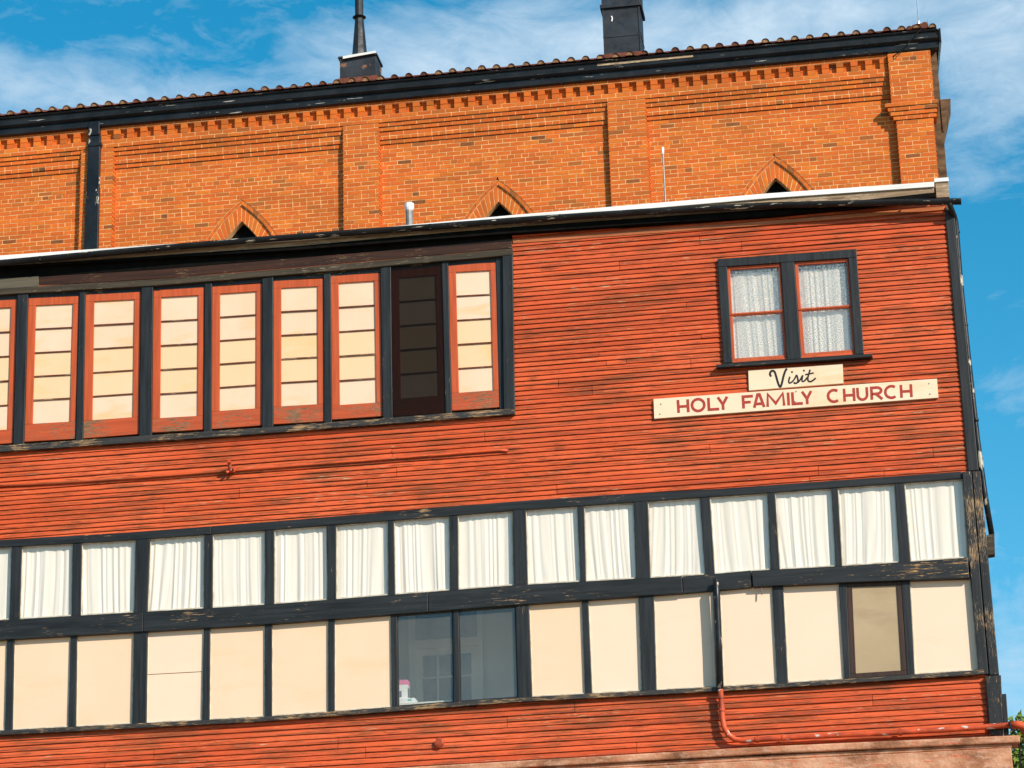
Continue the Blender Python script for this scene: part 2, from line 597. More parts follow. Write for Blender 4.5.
def plain(name, c, rough=0.7, vary=0.25, scale=6, spec=0.25, bump=0.15):
    s = NT(name, rough, spec)
    n = s.noise(scale, 5, 0.6)
    return s.out(s.ramp(n, [(0.3, tuple(k * (1 - vary) for k in c)), (0.7, tuple(min(1, k * (1 + vary)) for k in c))]), n, bump, 0.01)


M['matte_black'] = plain('matte_black_paint', (0.006, 0.0058, 0.0055), 0.9, 0.4, 6, 0.05)  # plain matte black; on the eave pieces it paints in their shade
M['tile'] = plain('clay_roof_tile', (0.15, 0.050, 0.030), 0.85, 0.45, 9)
M['tile_plug'] = plain('tile_end_mortar', (0.30, 0.16, 0.08), 0.9, 0.7, 25)
M['room_wall'] = plain('grey_room_paint', (0.62, 0.60, 0.55), 0.7, 0.04, 2)
M['room_door'] = plain('grey_door_paint', (0.74, 0.71, 0.63), 0.6, 0.04, 3)
M['door_glass'] = plain('dark_door_pane', (0.12, 0.17, 0.17), 0.3, 0.3, 5)
M['body'] = plain('dark_backing', (0.05, 0.045, 0.04), 0.9, 0.2)
M['roof_felt'] = plain('roof_felt', (0.16, 0.15, 0.14), 0.9, 0.25)
M['sign'] = cream_mat('sign_paint', (0.76, 0.58, 0.40), (0.82, 0.66, 0.48), (0.74, 0.48, 0.25))
M['ink'] = plain('black_lettering', (0.02, 0.02, 0.025), 0.5, 0.3, 20)
M['red_ink'] = plain('red_lettering', (0.36, 0.045, 0.030), 0.55, 0.22, 25)
M['red_pipe'] = black_metal('red_pipe_paint', (0.36, 0.054, 0.018), 0.59, (0.50, 0.47, 0.42), 0.45, (4, 9, 9))
M['pink'] = plain('pink_card', (0.85, 0.20, 0.42), 0.5, 0.1)
M['card'] = plain('white_card', (0.85, 0.85, 0.86), 0.5, 0.08)
M['teal'] = plain('teal_print', (0.18, 0.55, 0.58), 0.5, 0.1)
M['grey_print'] = plain('grey_print', (0.12, 0.12, 0.15), 0.5, 0.3)
M['bark'] = plain('tree_bark', (0.10, 0.07, 0.045), 0.9, 0.3)
s_ = NT('green_leaf', 0.6, 0.3)
M['leaf'] = s_.out(s_.ramp(s_.island(), [(0.0, (0.04, 0.08, 0.012)), (0.5, (0.11, 0.19, 0.025)), (1.0, (0.20, 0.28, 0.04))]))


def stucco():
    s = NT('pink_stucco', 0.9, 0.1)
    n = s.noise((1.2, 1.2, 2.4), 6, 0.62)
    cl = s.ramp(n, [(0.36, (0.19, 0.085, 0.045)), (0.48, (0.40, 0.18, 0.10)), (0.62, (0.60, 0.31, 0.19))])
    n2 = s.noise((5, 5, 12), 5, 0.65, (4, 2, 1))
    cl = s.mix(s.ramp(n2, [(0.50, 0.0), (0.66, 0.7)]), cl, (0.60, 0.36, 0.25))
    n3 = s.noise((3, 3, 20), 4, 0.6, (8, 2, 9))
    cl = s.mix(s.ramp(n3, [(0.58, 0.0), (0.66, 0.8)]), cl, (0.55, 0.12, 0.06))
    return s.out(cl, s.add(n2, s.noise(25, 4)), 0.5, 0.02)


M['stucco'] = stucco()
s_ = NT('dry_ground', 0.95, 0.1)
M['ground'] = s_.out(s_.ramp(s_.noise(0.6, 6, 0.6), [(0.3, (0.16, 0.12, 0.08)), (0.7, (0.27, 0.21, 0.15))]), s_.noise(4, 5), 0.4, 0.05)
s_ = NT('asphalt', 0.9, 0.2)
M['asphalt'] = s_.out(s_.ramp(s_.noise(3, 6, 0.6), [(0.3, (0.04, 0.04, 0.04)), (0.7, (0.065, 0.063, 0.06))]), s_.noise(60, 3), 0.3, 0.01)

# ------------------------------------------------------------------ ground: street at the viewer, bank, terrace
g = MB()
prof_ = [(-500, 0), (-42, 0), (-26, 0), (-18, 0.1), (-9, 4.2), (-3.2, 6.4), (0.5, 6.6), (16, 6.7), (30, 4.0), (60, 0), (900, -2)]
xs = [-700, -160, -60, -30, -15, 0, 15, 30, 60, 160, 700]
for i in range(len(prof_) - 1):
    for j in range(len(xs) - 1):
        (ya, za), (yb, zb) = prof_[i], prof_[i + 1]
        g.face([(xs[j], ya, za), (xs[j + 1], ya, za), (xs[j + 1], yb, zb), (xs[j], yb, zb)])
tag(g.build('ground', M['ground']), 'dry earth ground below the building', 'ground', kind='structure')
rd = MB()
rd.box(-300, 300, -40, -28, 0.002, 0.02)
tag(rd.build('road', M['asphalt']), 'asphalt road in front of the bank', 'road', kind='structure')

# ================================================================== BRICK CHURCH
YB = 2.8
CH = 0.067
XE = at(934.0, 95, YB).x                        # right end of the brick wall
zL0 = at(400, 121.2, YB).z                      # lower edge of the band under the dentils
XL = at(-150, 130, YB).x
zLOW = zL0 - 38 * CH
gl0, gl1 = at(0, 117.2, YB - 0.12), at(940, 28.0, YB - 0.12)
zg = lambda x: lerp(gl0.z, gl1.z, (x - gl0.x) / (gl1.x - gl0.x))
church = empty('brick_church', (lerp(XL, XE, 0.5), YB, 6.7),
               'orange brick building with dentil cornice and black gutter rising behind the red house', 'building')
BR = [M['brick'], M['mortar']]


def brick_row(mb, x0, x1, z, yf, k, depth=0.07, jit=0.002, sl=(0, 0), gap=0.0):
    """one course between x0 and x1 with its mortar bed; sl: how far each end leans over the course's height"""
    f0 = lambda t: x0 + sl[0] * t
    f1 = lambda t: x1 + sl[1] * t

    def slab(a, b, ya, yb, za, zb_, mi):
        ta, tb = (za - z) / CH, (zb_ - z) / CH
        cl = lambda x, t: min(max(x, f0(t)), f1(t))
        mb.hexa([(cl(a, tb), ya, zb_), (cl(b, tb), ya, zb_), (cl(b, ta), ya, za), (cl(a, ta), ya, za)],
                [(cl(a, tb), yb, zb_), (cl(b, tb), yb, zb_), (cl(b, ta), yb, za), (cl(a, ta), yb, za)], mi)
    slab(min(x0, x0 + sl[0]) + (.012 if not sl[0] else 0), max(x1, x1 + sl[1]) - (.012 if not sl[1] else 0), yf + 0.003, yf + depth, z + gap, z + CH, 1)
    bl = 0.1075 if k % 7 == 3 else 0.215
    off = (k % 2) * bl * 0.5 + (k * 0.037 % 0.02)
    i = math.floor((x0 - .2 - off) / bl)
    while True:
        a = i * bl + off
        b = a + bl
        i += 1
        if a >= max(x1, x1 + sl[1]):
            break
        a2, b2 = a + random.uniform(0.004, 0.0065), b - random.uniform(0.004, 0.0065)
        if b - f0(.5) < .035: continue                     # no slivers: the neighbour is cut longer instead
        if a - f0(.5) < .035: a2 = -1e6
        if f1(.5) - a < .035: break
        if f1(.5) - b < .035: b2 = 1e6
        y = yf + random.uniform(-jit, jit)
        t = random.uniform(-0.0015, 0.0015)
        slab(a2, b2, y, yf + depth - 0.01, z + max(0.006, gap) + t, z + CH - 0.005 + t, 0)


def course(z):
    return int(round((z - zL0) / CH))


# pointed window heads that show over the annexe roof
arch_px = [(241.2, 199.5), (497.5, 179.5), (774, 155.5)]
AR, AA, AT, AH = 1.75, 0.55, 0.195, 0.065                    # radius, half span, ring depth
archs = []
for px, py in arch_px:
    p = at(px, py, YB + 0.085)
    archs.append((p.x, p.z - math.sqrt((AR + AT + AH) ** 2 - (AR - AA) ** 2)))


def arch_half(z0, z):
    """half width of the ring's outline at height z"""
    h = z - z0
    if h < 0:
        return AA + AT + AH
    q = (AR + AT + AH) ** 2 - h * h
    return max(0.0, math.sqrt(q) - (AR - AA)) if q > 0 else 0.0


def panel_rows(mb, x0, x1):
    for k in range(course(zLOW), 0):
        z = zL0 + k * CH
        if k >= -1: yf = 0.017
        elif k >= -2: yf = 0.034
        elif k >= -4: yf = 0.051
        elif k >= -5: yf = 0.068
        else: yf = 0.085
        iv = [(x0, x1, 0, 0)]
        for xc, zc in archs:
            w, w1 = arch_half(zc, z), arch_half(zc, z + CH)
            if w > 0.01:
                nv = []
                for a, b, sa, sb in iv:
                    if a < xc < b:
                        nv += [(a, xc - w, sa, w - w1), (xc + w, b, w1 - w, sb)]
                    else:
                        nv.append((a, b, sa, sb))
                iv = nv
        for a, b, sa, sb in iv:
            if b - a > 0.03:
                brick_row(mb, a, b, z, YB + yf, k, sl=(sa, sb), gap=.013 if k in (-1, -2, -4, -5) else 0)


# pilaster edges (photo x at y = 170) on the wall plane
pil_px = [(80.5, 113.5), (343, 379.5), (609.8, 649)]
pil = [(at(a, 170, YB).x, at(b, 170, YB).x) for a, b in pil_px]
xq0 = at(889.5, 80, YB).x                       # left edge of the corner pier, upper part
xq1 = at(898.5, 150, YB).x                      # and below its corbel
edges = [XL - 2.6] + [v for ab in pil for v in ab] + [xq1 + 0.02]
w = MB()
for i in range(0, len(edges), 2):
    panel_rows(w, edges[i], edges[i + 1])
w.build('wall', BR, church)
for a, b in pil:
    m = MB()
    for k in range(course(zLOW), 0):
        brick_row(m, a, b, zL0 + k * CH, YB, k, 0.13)
    m.build('pilaster', BR, church)
# cornice band: two courses, dentils a little taller than two courses, courses up to the gutter
DH = 2.45 * CH
m = MB()
for k in range(0, 8):
    z = zL0 + k * CH
    if k in (2, 3):
        if k == 3: continue
        m.box(XL - 2.6, xq0, YB + 0.068, YB + 0.13, z, z + DH, 1)
        mod = 0.2118
        n = 0
        while True:
            a = xq0 - 0.02 - (n + 1) * mod
            if a < XL - 2.6: break
            for q in (0, 1):
                za_, zb_ = z + q * DH / 2 + .004, z + (q + 1) * DH / 2 - .004
                m.box(a + 0.108, a + mod, YB + random.uniform(-.003, .003), YB + 0.09, za_, zb_, 0)
                m.box(a + 0.004, a + 0.104, YB + 0.062 + random.uniform(-.003, .003), YB + 0.10, za_, zb_, 0)
            n += 1
    else:
        brick_row(m, XL - 2.6, xq0, z + (DH - 2 * CH if k > 3 else 0), YB + (0 if k < 4 else -0.004), k, 0.13, gap=.010 if k == 0 else 0)
m.build('cornice', BR, church)
# corner pier with its stepped corbel
m = MB()
zcb = at(915, 116.5, YB - 0.1).z                # foot of the corbel
kc = course(zcb)
for k in range(course(zLOW), 9):
    z = zL0 + k * CH
    if z + CH > zg(XE) - .262: break               # the rest is behind the gutter
    st = k - kc
    if st < 0: xa, yf, xb = xq1, -0.030, XE - .035
    elif st < 4:
        xa, yf, xb = xq1 - 0.045 * (st + 1) * 0.8, -0.030 - 0.013 * (st + 1), XE + 0.012 * (st + 1)
    else: xa, yf, xb = xq0, -0.055, XE
    brick_row(m, xa, xb, z, YB + yf, k, 0.24, gap=.012 if 0 <= st < 4 else 0)
m.build('corner_pier', BR, church)
# arches
for xc, z0 in archs:
    m = MB()
    n = 19
    th1 = math.acos((AR - AA) / AR)
    th1o = math.acos((AR - AA) / (AR + AT))
    yf = YB + 0.115
    for sgn in (-1, 1):
        cx = xc - sgn * (AR - AA)
        def P(r, t, y):
            return (cx + sgn * r * math.cos(t), y, z0 + r * math.sin(t))
        for i in range(n):
            ta, tb = i / n, (i + 1) / n
            ia, ib = th1 * ta, th1 * tb
            oa, ob = th1o * ta, th1o * tb
            a = [P(AR, ia, yf + .0045), P(AR + AT, oa, yf + .0045), P(AR + AT, ob, yf + .0045), P(AR, ib, yf + .0045)]
            m.hexa(a, [(p[0], yf + 0.16, p[2]) for p in a], 1)
            g_ = 0.10
            ia2, ib2, oa2, ob2 = lerp(ia, ib, g_), lerp(ib, ia, g_), lerp(oa, ob, g_), lerp(ob, oa, g_)
            j = random.uniform(-.002, .002)
            a = [P(AR + .002, ia2, yf + j), P(AR + AT - .004, oa2, yf + j), P(AR + AT - .004, ob2, yf + j), P(AR + .002, ib2, yf + j)]
            m.hexa(a, [(p[0], yf + 0.15, p[2]) for p in a], 0)
        tho = math.acos((AR - AA) / (AR + AT + AH))
        for i in range(15):
            ia, ib, oa, ob = th1o * i / 15, th1o * (i + 1) / 15, tho * i / 15, tho * (i + 1) / 15
            a = [P(AR + AT, ia, YB + .096), P(AR + AT + AH, oa, YB + .096), P(AR + AT + AH, ob, YB + .096), P(AR + AT, ib, YB + .096)]
            m.hexa(a, [(p[0], yf + 0.12, p[2]) for p in a], 1)
            ia, ib, oa, ob = th1o * (i + .05) / 15, th1o * (i + .95) / 15, tho * (i + .05) / 15, tho * (i + .95) / 15
            j = YB + .087 + random.uniform(-.004, .004)
            a = [P(AR + AT + .006, ia, j), P(AR + AT + AH - .010, oa, j), P(AR + AT + AH - .010, ob, j), P(AR + AT + .006, ib, j)]
            m.hexa(a, [(p[0], yf + 0.12, p[2]) for p in a], 0)
    win = MB()
    # dark louvred window set deep in the opening
    pts = []
    for i in range(13):
        t = th1 * i / 12
        pts.append((xc - (AR - AA) + AR * math.cos(t), z0 + AR * math.sin(t)))
    for i in range(12):
        (xa, za), (xb, zb) = pts[i], pts[i + 1]
        win.hexa([(2 * xc - xb, YB + .25, zb), (xb, YB + .25, zb), (xa, YB + .25, za), (2 * xc - xa, YB + .25, za)],
                 [(2 * xc - xb, YB + .29, zb), (xb, YB + .29, zb), (xa, YB + .29, za), (2 * xc - xa, YB + .29, za)])
    win.box(xc - 0.03, xc + 0.03, YB + .22, YB + .26, z0, z0 + 0.95)
    wo = win.build('arched_window', M['matte_black'], church)
    m.build('brick_arch', BR, wo)
# body, end wall
m = MB()
ztop = zL0 + 9 * CH
m.box(XL - 2.6, XE - 0.02, YB + 0.30, YB + 11, 6.5, ztop)
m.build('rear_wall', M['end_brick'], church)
m = MB()
m.box(XE - 0.05, XE - 0.002, YB + 0.18, YB + 11, 6.5, zL0 + 13 * CH)
ym = YB + 5.6
zr = zL0 + 13 * CH
m.face([(XE - 0.002, YB, zr), (XE - 0.002, YB + 11, zr), (XE - 0.002, ym, zr + 1.9)])
# corbelled string on the end wall
zc0, zc1 = zcb - 0.10, zcb + 4 * CH + .12
m.prof([(YB + 0.2, zc0), (YB + 0.2, zc1), (YB + 1.0, zc1), (YB + 1.0, zc0)], XE - 0.01, XE + 0.006)
m.box(XE - .03, XE + .095, YB + .26, YB + .7, 6.5, zg(XE) - .10)
m.hexa([(XE + .09, YB + .24, zc1), (XE + 0.24, YB + .24, zc1), (XE + 0.10, YB + .24, zc0 - .02), (XE + .09, YB + .24, zc0 - .02)],
       [(XE + .09, YB + .8, zc1), (XE + 0.24, YB + .8, zc1), (XE + 0.10, YB + .8, zc0 - .02), (XE + .09, YB + .8, zc0 - .02)])
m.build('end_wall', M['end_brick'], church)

# gutter, roof
XG0, XG1 = XL - 2.6, XE + 0.13
zgm = 0.5 * (gl0.z + gl1.z)
gp = [(-.20, 0), (-.215, -.012), (-.20, -.03), (-.175, -.036), (-.168, -.085), (-.19, -.10), (-.185, -.135), (-.15, -.16),
      (-.125, -.175), (-.122, -.225), (-.15, -.238), (-.145, -.275), (-.11, -.29), (0.0, -.29), (0.0, -.02), (-.19, -.02)]
m = MB()
m.prof([(YB + min(0, a + .085), b) for a, b in gp], XG0, XG1, 0, (zg(XG0), zg(XG1)))
gut = m.build('gutter', M['black'], church)
m = MB()
a = at(597, 62.5, YB - 0.09)
b = at(693, 54.2, YB - 0.09)
m.prof([(YB - .093, -.078), (YB - .093, -.042), (YB - .081, -.042), (YB - .081, -.078)], a.x, b.x, 0, (zg(a.x), zg(b.x)))
pa = m.build('gutter_patch', M['raw_wood'], gut)
pa['label'] = 'pale bare strip on the black gutter'
# roof: clay barrel tiles
RP = R(17)
roof = MB()
ct, st_ = math.cos(RP), math.sin(RP)
zr0 = zgm + 0.0
ln = 5.9
def rpt(x, d, h):
    return (x, YB - 0.07 + d * ct - h * st_, zg(x) + d * st_ + h * ct)
roof.hexa([rpt(XG0, 0, .005), rpt(XE + .14, 0, .005), rpt(XE + .14, 0, -.05), rpt(XG0, 0, -.05)],
          [rpt(XG0, ln, .005), rpt(XE + .14, ln, .005), rpt(XE + .14, ln, -.05), rpt(XG0, ln, -.05)], 0)
x = XE + 0.06
while x > XG0:
    for c in range(3 if x > XL else 1):
        d0, d1 = c * 0.33 - 0.02 + random.uniform(-.02, .012), c * 0.33 + 0.40
        r = 0.060 * random.uniform(0.92, 1.06)
        h0 = 0.048 + c * 0.004 + random.uniform(-.004, .006)
        dx = random.uniform(-.008, .008)
        ring0, ring1 = [], []
        for j in range(9):
            an = math.pi * j / 8
            ring0.append(rpt(x + dx + r * math.cos(an), d0, h0 + r * math.sin(an)))
            ring1.append(rpt(x + dx + r * 0.82 * math.cos(an), d1, h0 + r * 0.82 * math.sin(an)))
        for j in range(8):
            roof.face([ring0[j], ring0[j + 1], ring1[j + 1], ring1[j]], 0)
        if c == 0:
            inner = [rpt(x + dx + r * .80 * math.cos(math.pi * j / 8), d0 + .012, h0 + r * .80 * math.sin(math.pi * j / 8)) for j in range(9)]
            roof.face(inner, 1 if random.random() < 0.75 else 0)
            for j in range(8):
                roof.face([ring0[j], ring0[j + 1], inner[j + 1], inner[j]], 0)
    # pan tile between
    if x > XL:
        pr = [rpt(x - 0.112 + 0.06 * math.cos(math.pi + math.pi * j / 6), -0.01, 0.062 + 0.022 * math.sin(math.pi + math.pi * j / 6)) for j in range(7)]
        pr2 = [rpt(x - 0.112 + 0.06 * math.cos(math.pi + math.pi * j / 6), 0.9, 0.062 + 0.022 * math.sin(math.pi + math.pi * j / 6)) for j in range(7)]
        for j in range(6):
            roof.face([pr[j], pr[j + 1], pr2[j + 1], pr2[j]], 0)
    x -= 0.2235
# verge tiles lifting at the right end
for q in range(4):
    x = XE - 0.05 - q * 0.075
    roof.tube([rpt(x, 0.02, 0.085 - 0.012 * q), rpt(x, 0.5, 0.085 - 0.012 * q)], [0.055, 0.045], 10, 0)
roof.hexa([rpt(XL - .5, .16, .088), rpt(XE + .08, .16, .088), rpt(XE + .08, .16, .0), rpt(XL - .5, .16, .0)],
          [rpt(XL - .5, .5, .088), rpt(XE + .08, .5, .088), rpt(XE + .08, .5, .0), rpt(XL - .5, .5, .0)], 0)
rf = roof.build('roof', [M['tile'], M['tile_plug']], church)
m = MB()
m.hexa([rpt(XE + .142, -.06, .01), rpt(XE + .172, -.06, .01), rpt(XE + .172, -.06, -.20), rpt(XE + .142, -.06, -.20)],
       [rpt(XE + .142, ln, .01), rpt(XE + .172, ln, .01), rpt(XE + .172, ln, -.20), rpt(XE + .142, ln, -.20)])
m.build('barge_board', M['black'], church)
# big chimney
m = MB()
ycm = YB + 0.9
A, B = at(602.5, 0, ycm), at(641, 52, ycm)
xl, xr = at(603.3, 30, ycm).x, at(640.4, 30, ycm).x
zb = at(620, 62, ycm).z - 0.4
zs = at(620, 6.5, ycm).z
m.box(xl, xr, ycm, ycm + 0.5, zb, zs)
ch = m.build('chimney', M['dark_sheet'], church, 0.006)
m = MB()
m.box(xl - .035, xr + .035, ycm - .035, ycm + .535, zs - .02, zs + 0.045)
m.box(xl - .01, xr + .01, ycm - .01, ycm + .51, zs + 0.045, zs + 0.9)
m.box(xl - .06, xr + .06, ycm - .06, ycm + .56, zs + 0.9, zs + 0.98)
m.build('chimney_cap', M['dark_sheet'], ch, 0.004)
m = MB()
zm_ = lerp(zb, zs, .62)
m.box(xl - .008, xr + .008, ycm - .008, ycm + .508, zm_, zm_ + .022)
for xq in (xl - .004, xr - .018):
    m.box(xq, xq + .022, ycm - .012, ycm - .001, zm_ + .024, zs - .022)
    m.box(xq, xq + .022, ycm - .012, ycm - .001, zb, zm_ - .002)
m.build('sheet_seam', M['rust_sheet'], ch)
m = MB()
m.box(xl - .03, xr + .03, ycm - .05, ycm + .54, zb, at(620, 54.2, ycm).z)
m.build('flashing', M['tile'], ch)
m = MB()
P0 = at(611.5, 18.5, ycm - .003)
m.tube([P0 + Vector((0, 0, .04)), P0 + Vector((.012, 0, 0)), P0 + Vector((0, 0, -.05))], .010, 6)
m.build('drip_mark', M['card'], ch)
# round vent stack on a square base
ysp = YB + 0.7
xl, xr = at(339.8, 68, ysp).x, at(376.2, 68, ysp).x
zs = at(358, 57, ysp).z
zb = at(358, 85, ysp).z - .3
m = MB()
m.box(xl, xr, ysp, ysp + 0.42, zb, zs)
vs = m.build('roof_vent', M['rust_sheet'], church, 0.005)
m = MB()
m.box(xl - .025, xr + .02, ysp - .02, ysp + 0.44, zs, zs + .03)
m.build('base_lid', M['dark_sheet'], vs, 0.003)
m = MB()
m.hexa([(xl + .06, ysp - .05, zs + .015), (xr - .0, ysp - .05, zs + .055), (xr - .0, ysp - .05, zs + .02), (xl + .06, ysp - .05, zs - .03)],
       [(xl + .06, ysp - .022, zs + .03), (xr - .0, ysp - .022, zs + .06), (xr - .0, ysp - .022, zs + .02), (xl + .06, ysp - .022, zs - .02)])
m.build('bent_flap', M['white'], vs)
m = MB()
m.box(xl - .02, xr + .02, ysp - .03, ysp + .45, zb, at(358, 77.5, ysp).z)
m.build('flashing', M['tile'], vs)
m = MB()
cxv, cyv = at(359.5, 45, ysp + .2).x, ysp + 0.2
z1, z2 = zs + 0.03, at(359.5, 17.5, cyv).z
m.tube([(cxv, cyv, z1), (cxv, cyv, z2)], [.128, .066], 8)
m.tube([(cxv, cyv, z2 - .02), (cxv, cyv, z2 + .0), (cxv, cyv, z2 + .02)], [.075, .108, .075], 14)
m.tube([(cxv, cyv, z2 + .02), (cxv, cyv, z2 + .75)], .066, 14)
m.build('stack', M['dark_sheet'], vs)
# square downpipe
m = MB()
m.pq([(88, 122), (99.5, 121), (99.5, 134.5), (88, 135.5)], YB - 0.085, YB - 0.001)
m.pq([(88.6, 135.5), (100.4, 134.5), (97.4, 262), (83.0, 263)], YB - 0.065, YB - 0.002)
dp = m.build('downpipe', M['black_pipe'], church, 0.012)
m = MB()
m.pq([(87.6, 143), (101.2, 142), (101.0, 145), (87.5, 146)], YB - 0.078, YB - 0.002)
m.build('pipe_band', M['black_pipe'], dp)

# lightning rod with its cable
rb = at(919, 26, YB + 0.3)
lr = empty('lightning_rod', rb, 'thin upright metal rod with a trailing cable on the right end of the tiled roof', 'lightning rod')
m = MB()
m.tube([rb - Vector((0, 0, .12)), rb + Vector((0, 0, .62))], [.011, .006], 6)
m.tube([rb + Vector((0, 0, .03)), rb + Vector((0, 0, .07))], .018, 8)
m.build('rod', M['galv'], lr)
m = MB()
m.tube([at(919.5, 25, YB + .25), at(921, 29, YB - .16), at(909, 42, YB - .155), at(900, 52, YB - .14), at(890.5, 58, YB - .02)], .009, 6)
m.build('cable', M['black_pipe'], lr)

# ================================================================== WOODEN HOUSE
hx0 = at(-130, 500, 0).x
hxR = at(979, 470, 0).x
house = empty('wood_house', (lerp(hx0, hxR, .5), 0, 8.6),
              'weathered red clapboard house front with dark timber posts and rows of windows', 'building')

# ---- station lines (photo x, y) along the long members
BEAM_U = [(-140, 549.5, 557), (-8, 540.2, 547.6), (128, 532.3, 540), (256, 522.7, 530.8), (440, 507.5, 516.5), (512, 501.5, 510.5),
          (620, 494, 503), (720, 488.5, 496), (962, 471.2, 478.5)]
BEAM_A = [(-140, 629, 649), (0, 620, 639.7), (256, 605.3, 625), (512, 585.3, 605), (682.3, 576, 593)]
BEAM_B = [(682.8, 576.6, 593.2), (751.5, 570.3, 587.2)]
BEAM_C = [(752.3, 570.6, 586.6), (860, 565, 581.8), (968.5, 557.5, 578)]
SILL_L = [(-140, 738, 743), (0, 730.4, 735.0), (256, 717.2, 721.8), (512, 697.7, 702.3), (768, 684, 688.4), (984, 669.6, 674)]
HEAD = [(-140, 300, 306), (0, 288.4, 294.6), (160, 278.7, 285.2), (340, 263.8, 270.2), (512.6, 248.2, 254.8)]
SILL_D = [(-140, 456, 462.5), (0, 445.4, 451.8), (256, 427.8, 434), (514.5, 408, 414)]
EBX = [(-140, 277), (0, 268), (180, 256.5), (300, 249.5), (512, 233), (640, 224), (768, 215.5), (860, 206.5), (934, 197.0)]      # foot of the eave
cut = lambda st, a, b: [(a,) + tuple(interp([(s[0], s[i]) for s in st], a) for i in (1, 2))] + \
    [s for s in st if a < s[0] < b] + [(b,) + tuple(interp([(s[0], s[i]) for s in st], b) for i in (1, 2))]
top_of = lambda st, x: interp([(s[0], s[1]) for s in st], x)
bot_of = lambda st, x: interp([(s[0], s[2]) for s in st], x)

# ---- siding boards
DW = [(717.5, 258.8), (856.3, 248.8), (864.4, 355.6), (723.1, 365.0)]       # double window, outside of its casing
def siding_rows(mb, zbot, ztop, step, xa, xb, keep):
    """boards between xa(z), xb(z), wherever keep(x, z) says there is wall to cover"""
    z = zbot
    row = 0
    while z < ztop:
        zm = z + step * 0.5
        iv = []
        xs_, xe_ = xa(zm), xb(zm)
        ns = int((xe_ - xs_) / .04)
        on = None
        for q in range(ns + 1):
            x = lerp(xs_, xe_, q / ns)
            ok = keep(x, zm)
            if ok and on is None: on = x
            if not ok and on is not None:
                iv.append((on, x)); on = None
        if on is not None: iv.append((on, xe_))
        pair = row % 2                       # two laps milled in each board
        for a, b in iv:
            if pair == 0 or not hasattr(siding_rows, 'cuts'):
                siding_rows.cuts = [random.uniform(-12, 3) for _ in range(2)]
            cuts = sorted([c for c in siding_rows.cuts if a + .2 < c < b - .2])
            segs = list(zip([a] + cuts, cuts + [b]))
            for s0, s1 in segs:
                n = max(1, int((s1 - s0) / 0.45))
                dz = random.uniform(-.0022, .0022)
                dy = random.uniform(-.004, .003)
                k0 = len(mb.v)
                for i in range(n + 1):
                    x = lerp(s0 + 0.003, s1 - 0.003, i / n)
                    jz = dz + random.uniform(-.0016, .0016)
                    jy = dy + random.uniform(-.0015, .0015)
                    mb.v += [(x, 0.008, z + jz + .001), (x, -0.025 + jy, z + jz), (x, -0.024 + jy, z + step * .45 + jz),
                             (x, -0.001 + jy * .4, z + step + jz + .004), (x, 0.014, z + step + jz + .004)]
                for i in range(n):
                    q = k0 + 5 * i
                    for j in range(4):
                        mb.f.append((q + j, q + j + 1, q + j + 6, q + j + 5))
                        mb.m.append(0)
                mb.f.append(tuple(k0 + j for j in range(5)))
                q = k0 + 5 * n
                mb.f.append(tuple(q + j for j in reversed(range(5))))
                mb.m += [0, 0]
        z += step
        row += 1


zU0 = at(968, 474, 0).z
zU1 = at(0, 262, 0).z + 0.25
zU1 = max(zU1, at(940, 200, 0).z)
ptx = lambda a, b: (lambda A, B: (lambda z: lerp(A.x, B.x, (z - A.z) / (B.z - A.z))))(at(*a), at(*b))
edgeR = ptx((945.5, 212), (968.5, 471))
dw = [at(x_, y_) for x_, y_ in DW]
bx1 = at(508, 330).x
zbandT, zbandB = at(250, 278).z, at(250, 431).z


def zline(st, i, y=0.0):
    """station line of the photo as a height z over x on the wall plane"""
    pts = sorted((at(q[0], q[i], y).x, at(q[0], q[i], y).z) for q in st)
    return lambda x: interp(pts, x)


z_eave = zline(EBX, 1)
z_bu = zline(BEAM_U, 1)
z_hd, z_sd = zline(HEAD, 1), zline(SILL_D, 2)
z_sl = zline(SILL_L, 2)


def keepU(x, z):
    if z > z_eave(x) + .10 or z < z_bu(x) - .07: return False
    if x < bx1 and z_sd(x) + .03 < z < z_hd(x) - .05: return False
    if dw[2].z + .05 < z < dw[1].z - .05 and dw[0].x + .06 < x < dw[2].x - .06: return False
    return True


m = MB()
siding_rows(m, at(0, 549).z - .06, zU1, 0.0668, lambda z: hx0, edgeR, keepU)
m.build('upper_siding', M['siding'], house)
edgeL = ptx((985.5, 676), (988.5, 735))
m = MB()
zl1 = max(at(984, 672).z, at(0, 734).z)
siding_rows(m, at(0, 800).z - .3, zl1 + .1, 0.0715, lambda z: hx0, edgeL, lambda x, z: z < z_sl(x) + .005)
m.build('lower_siding', M['siding'], house)

# ---- structure behind the face: boxes round the open room
zR0, zR1 = at(460, 712).z, at(460, 608).z
rx0, rx1 = at(395.5, 650).x, at(517, 650).x
RX0, RX1, RYB = rx0 - 2.2, rx1 + 0.9, 1.3
zbase, zhead = 6.3, at(940, 206).z - .02
m = MB()
m.box(hx0, RX0 - .05, .16, YB - .1, zbase, zhead)
m.box(RX1 + .05, hxR - .16, .16, YB - .1, zbase, zhead)
m.box(RX0 - .05, RX1 + .05, .16, YB - .1, zR1 + .35, zhead)
m.box(RX0 - .05, RX1 + .05, .16, YB - .1, zbase, zR0 - .86)
# solid pieces of front wall beside the two clear panes
m.box(RX0 - .05, rx0 - .06, .10, .16, zR0 - .86, zR1 + .35)
m.box(rx1 + .06, RX1 + .05, .10, .16, zR0 - .86, zR1 + .35)
m.box(rx0 - .06, rx1 + .06, .10, .16, zR1 + .03, zR1 + .35)
m.box(rx0 - .06, rx1 + .06, .10, .16, zR0 - .86, zR0 - .03)
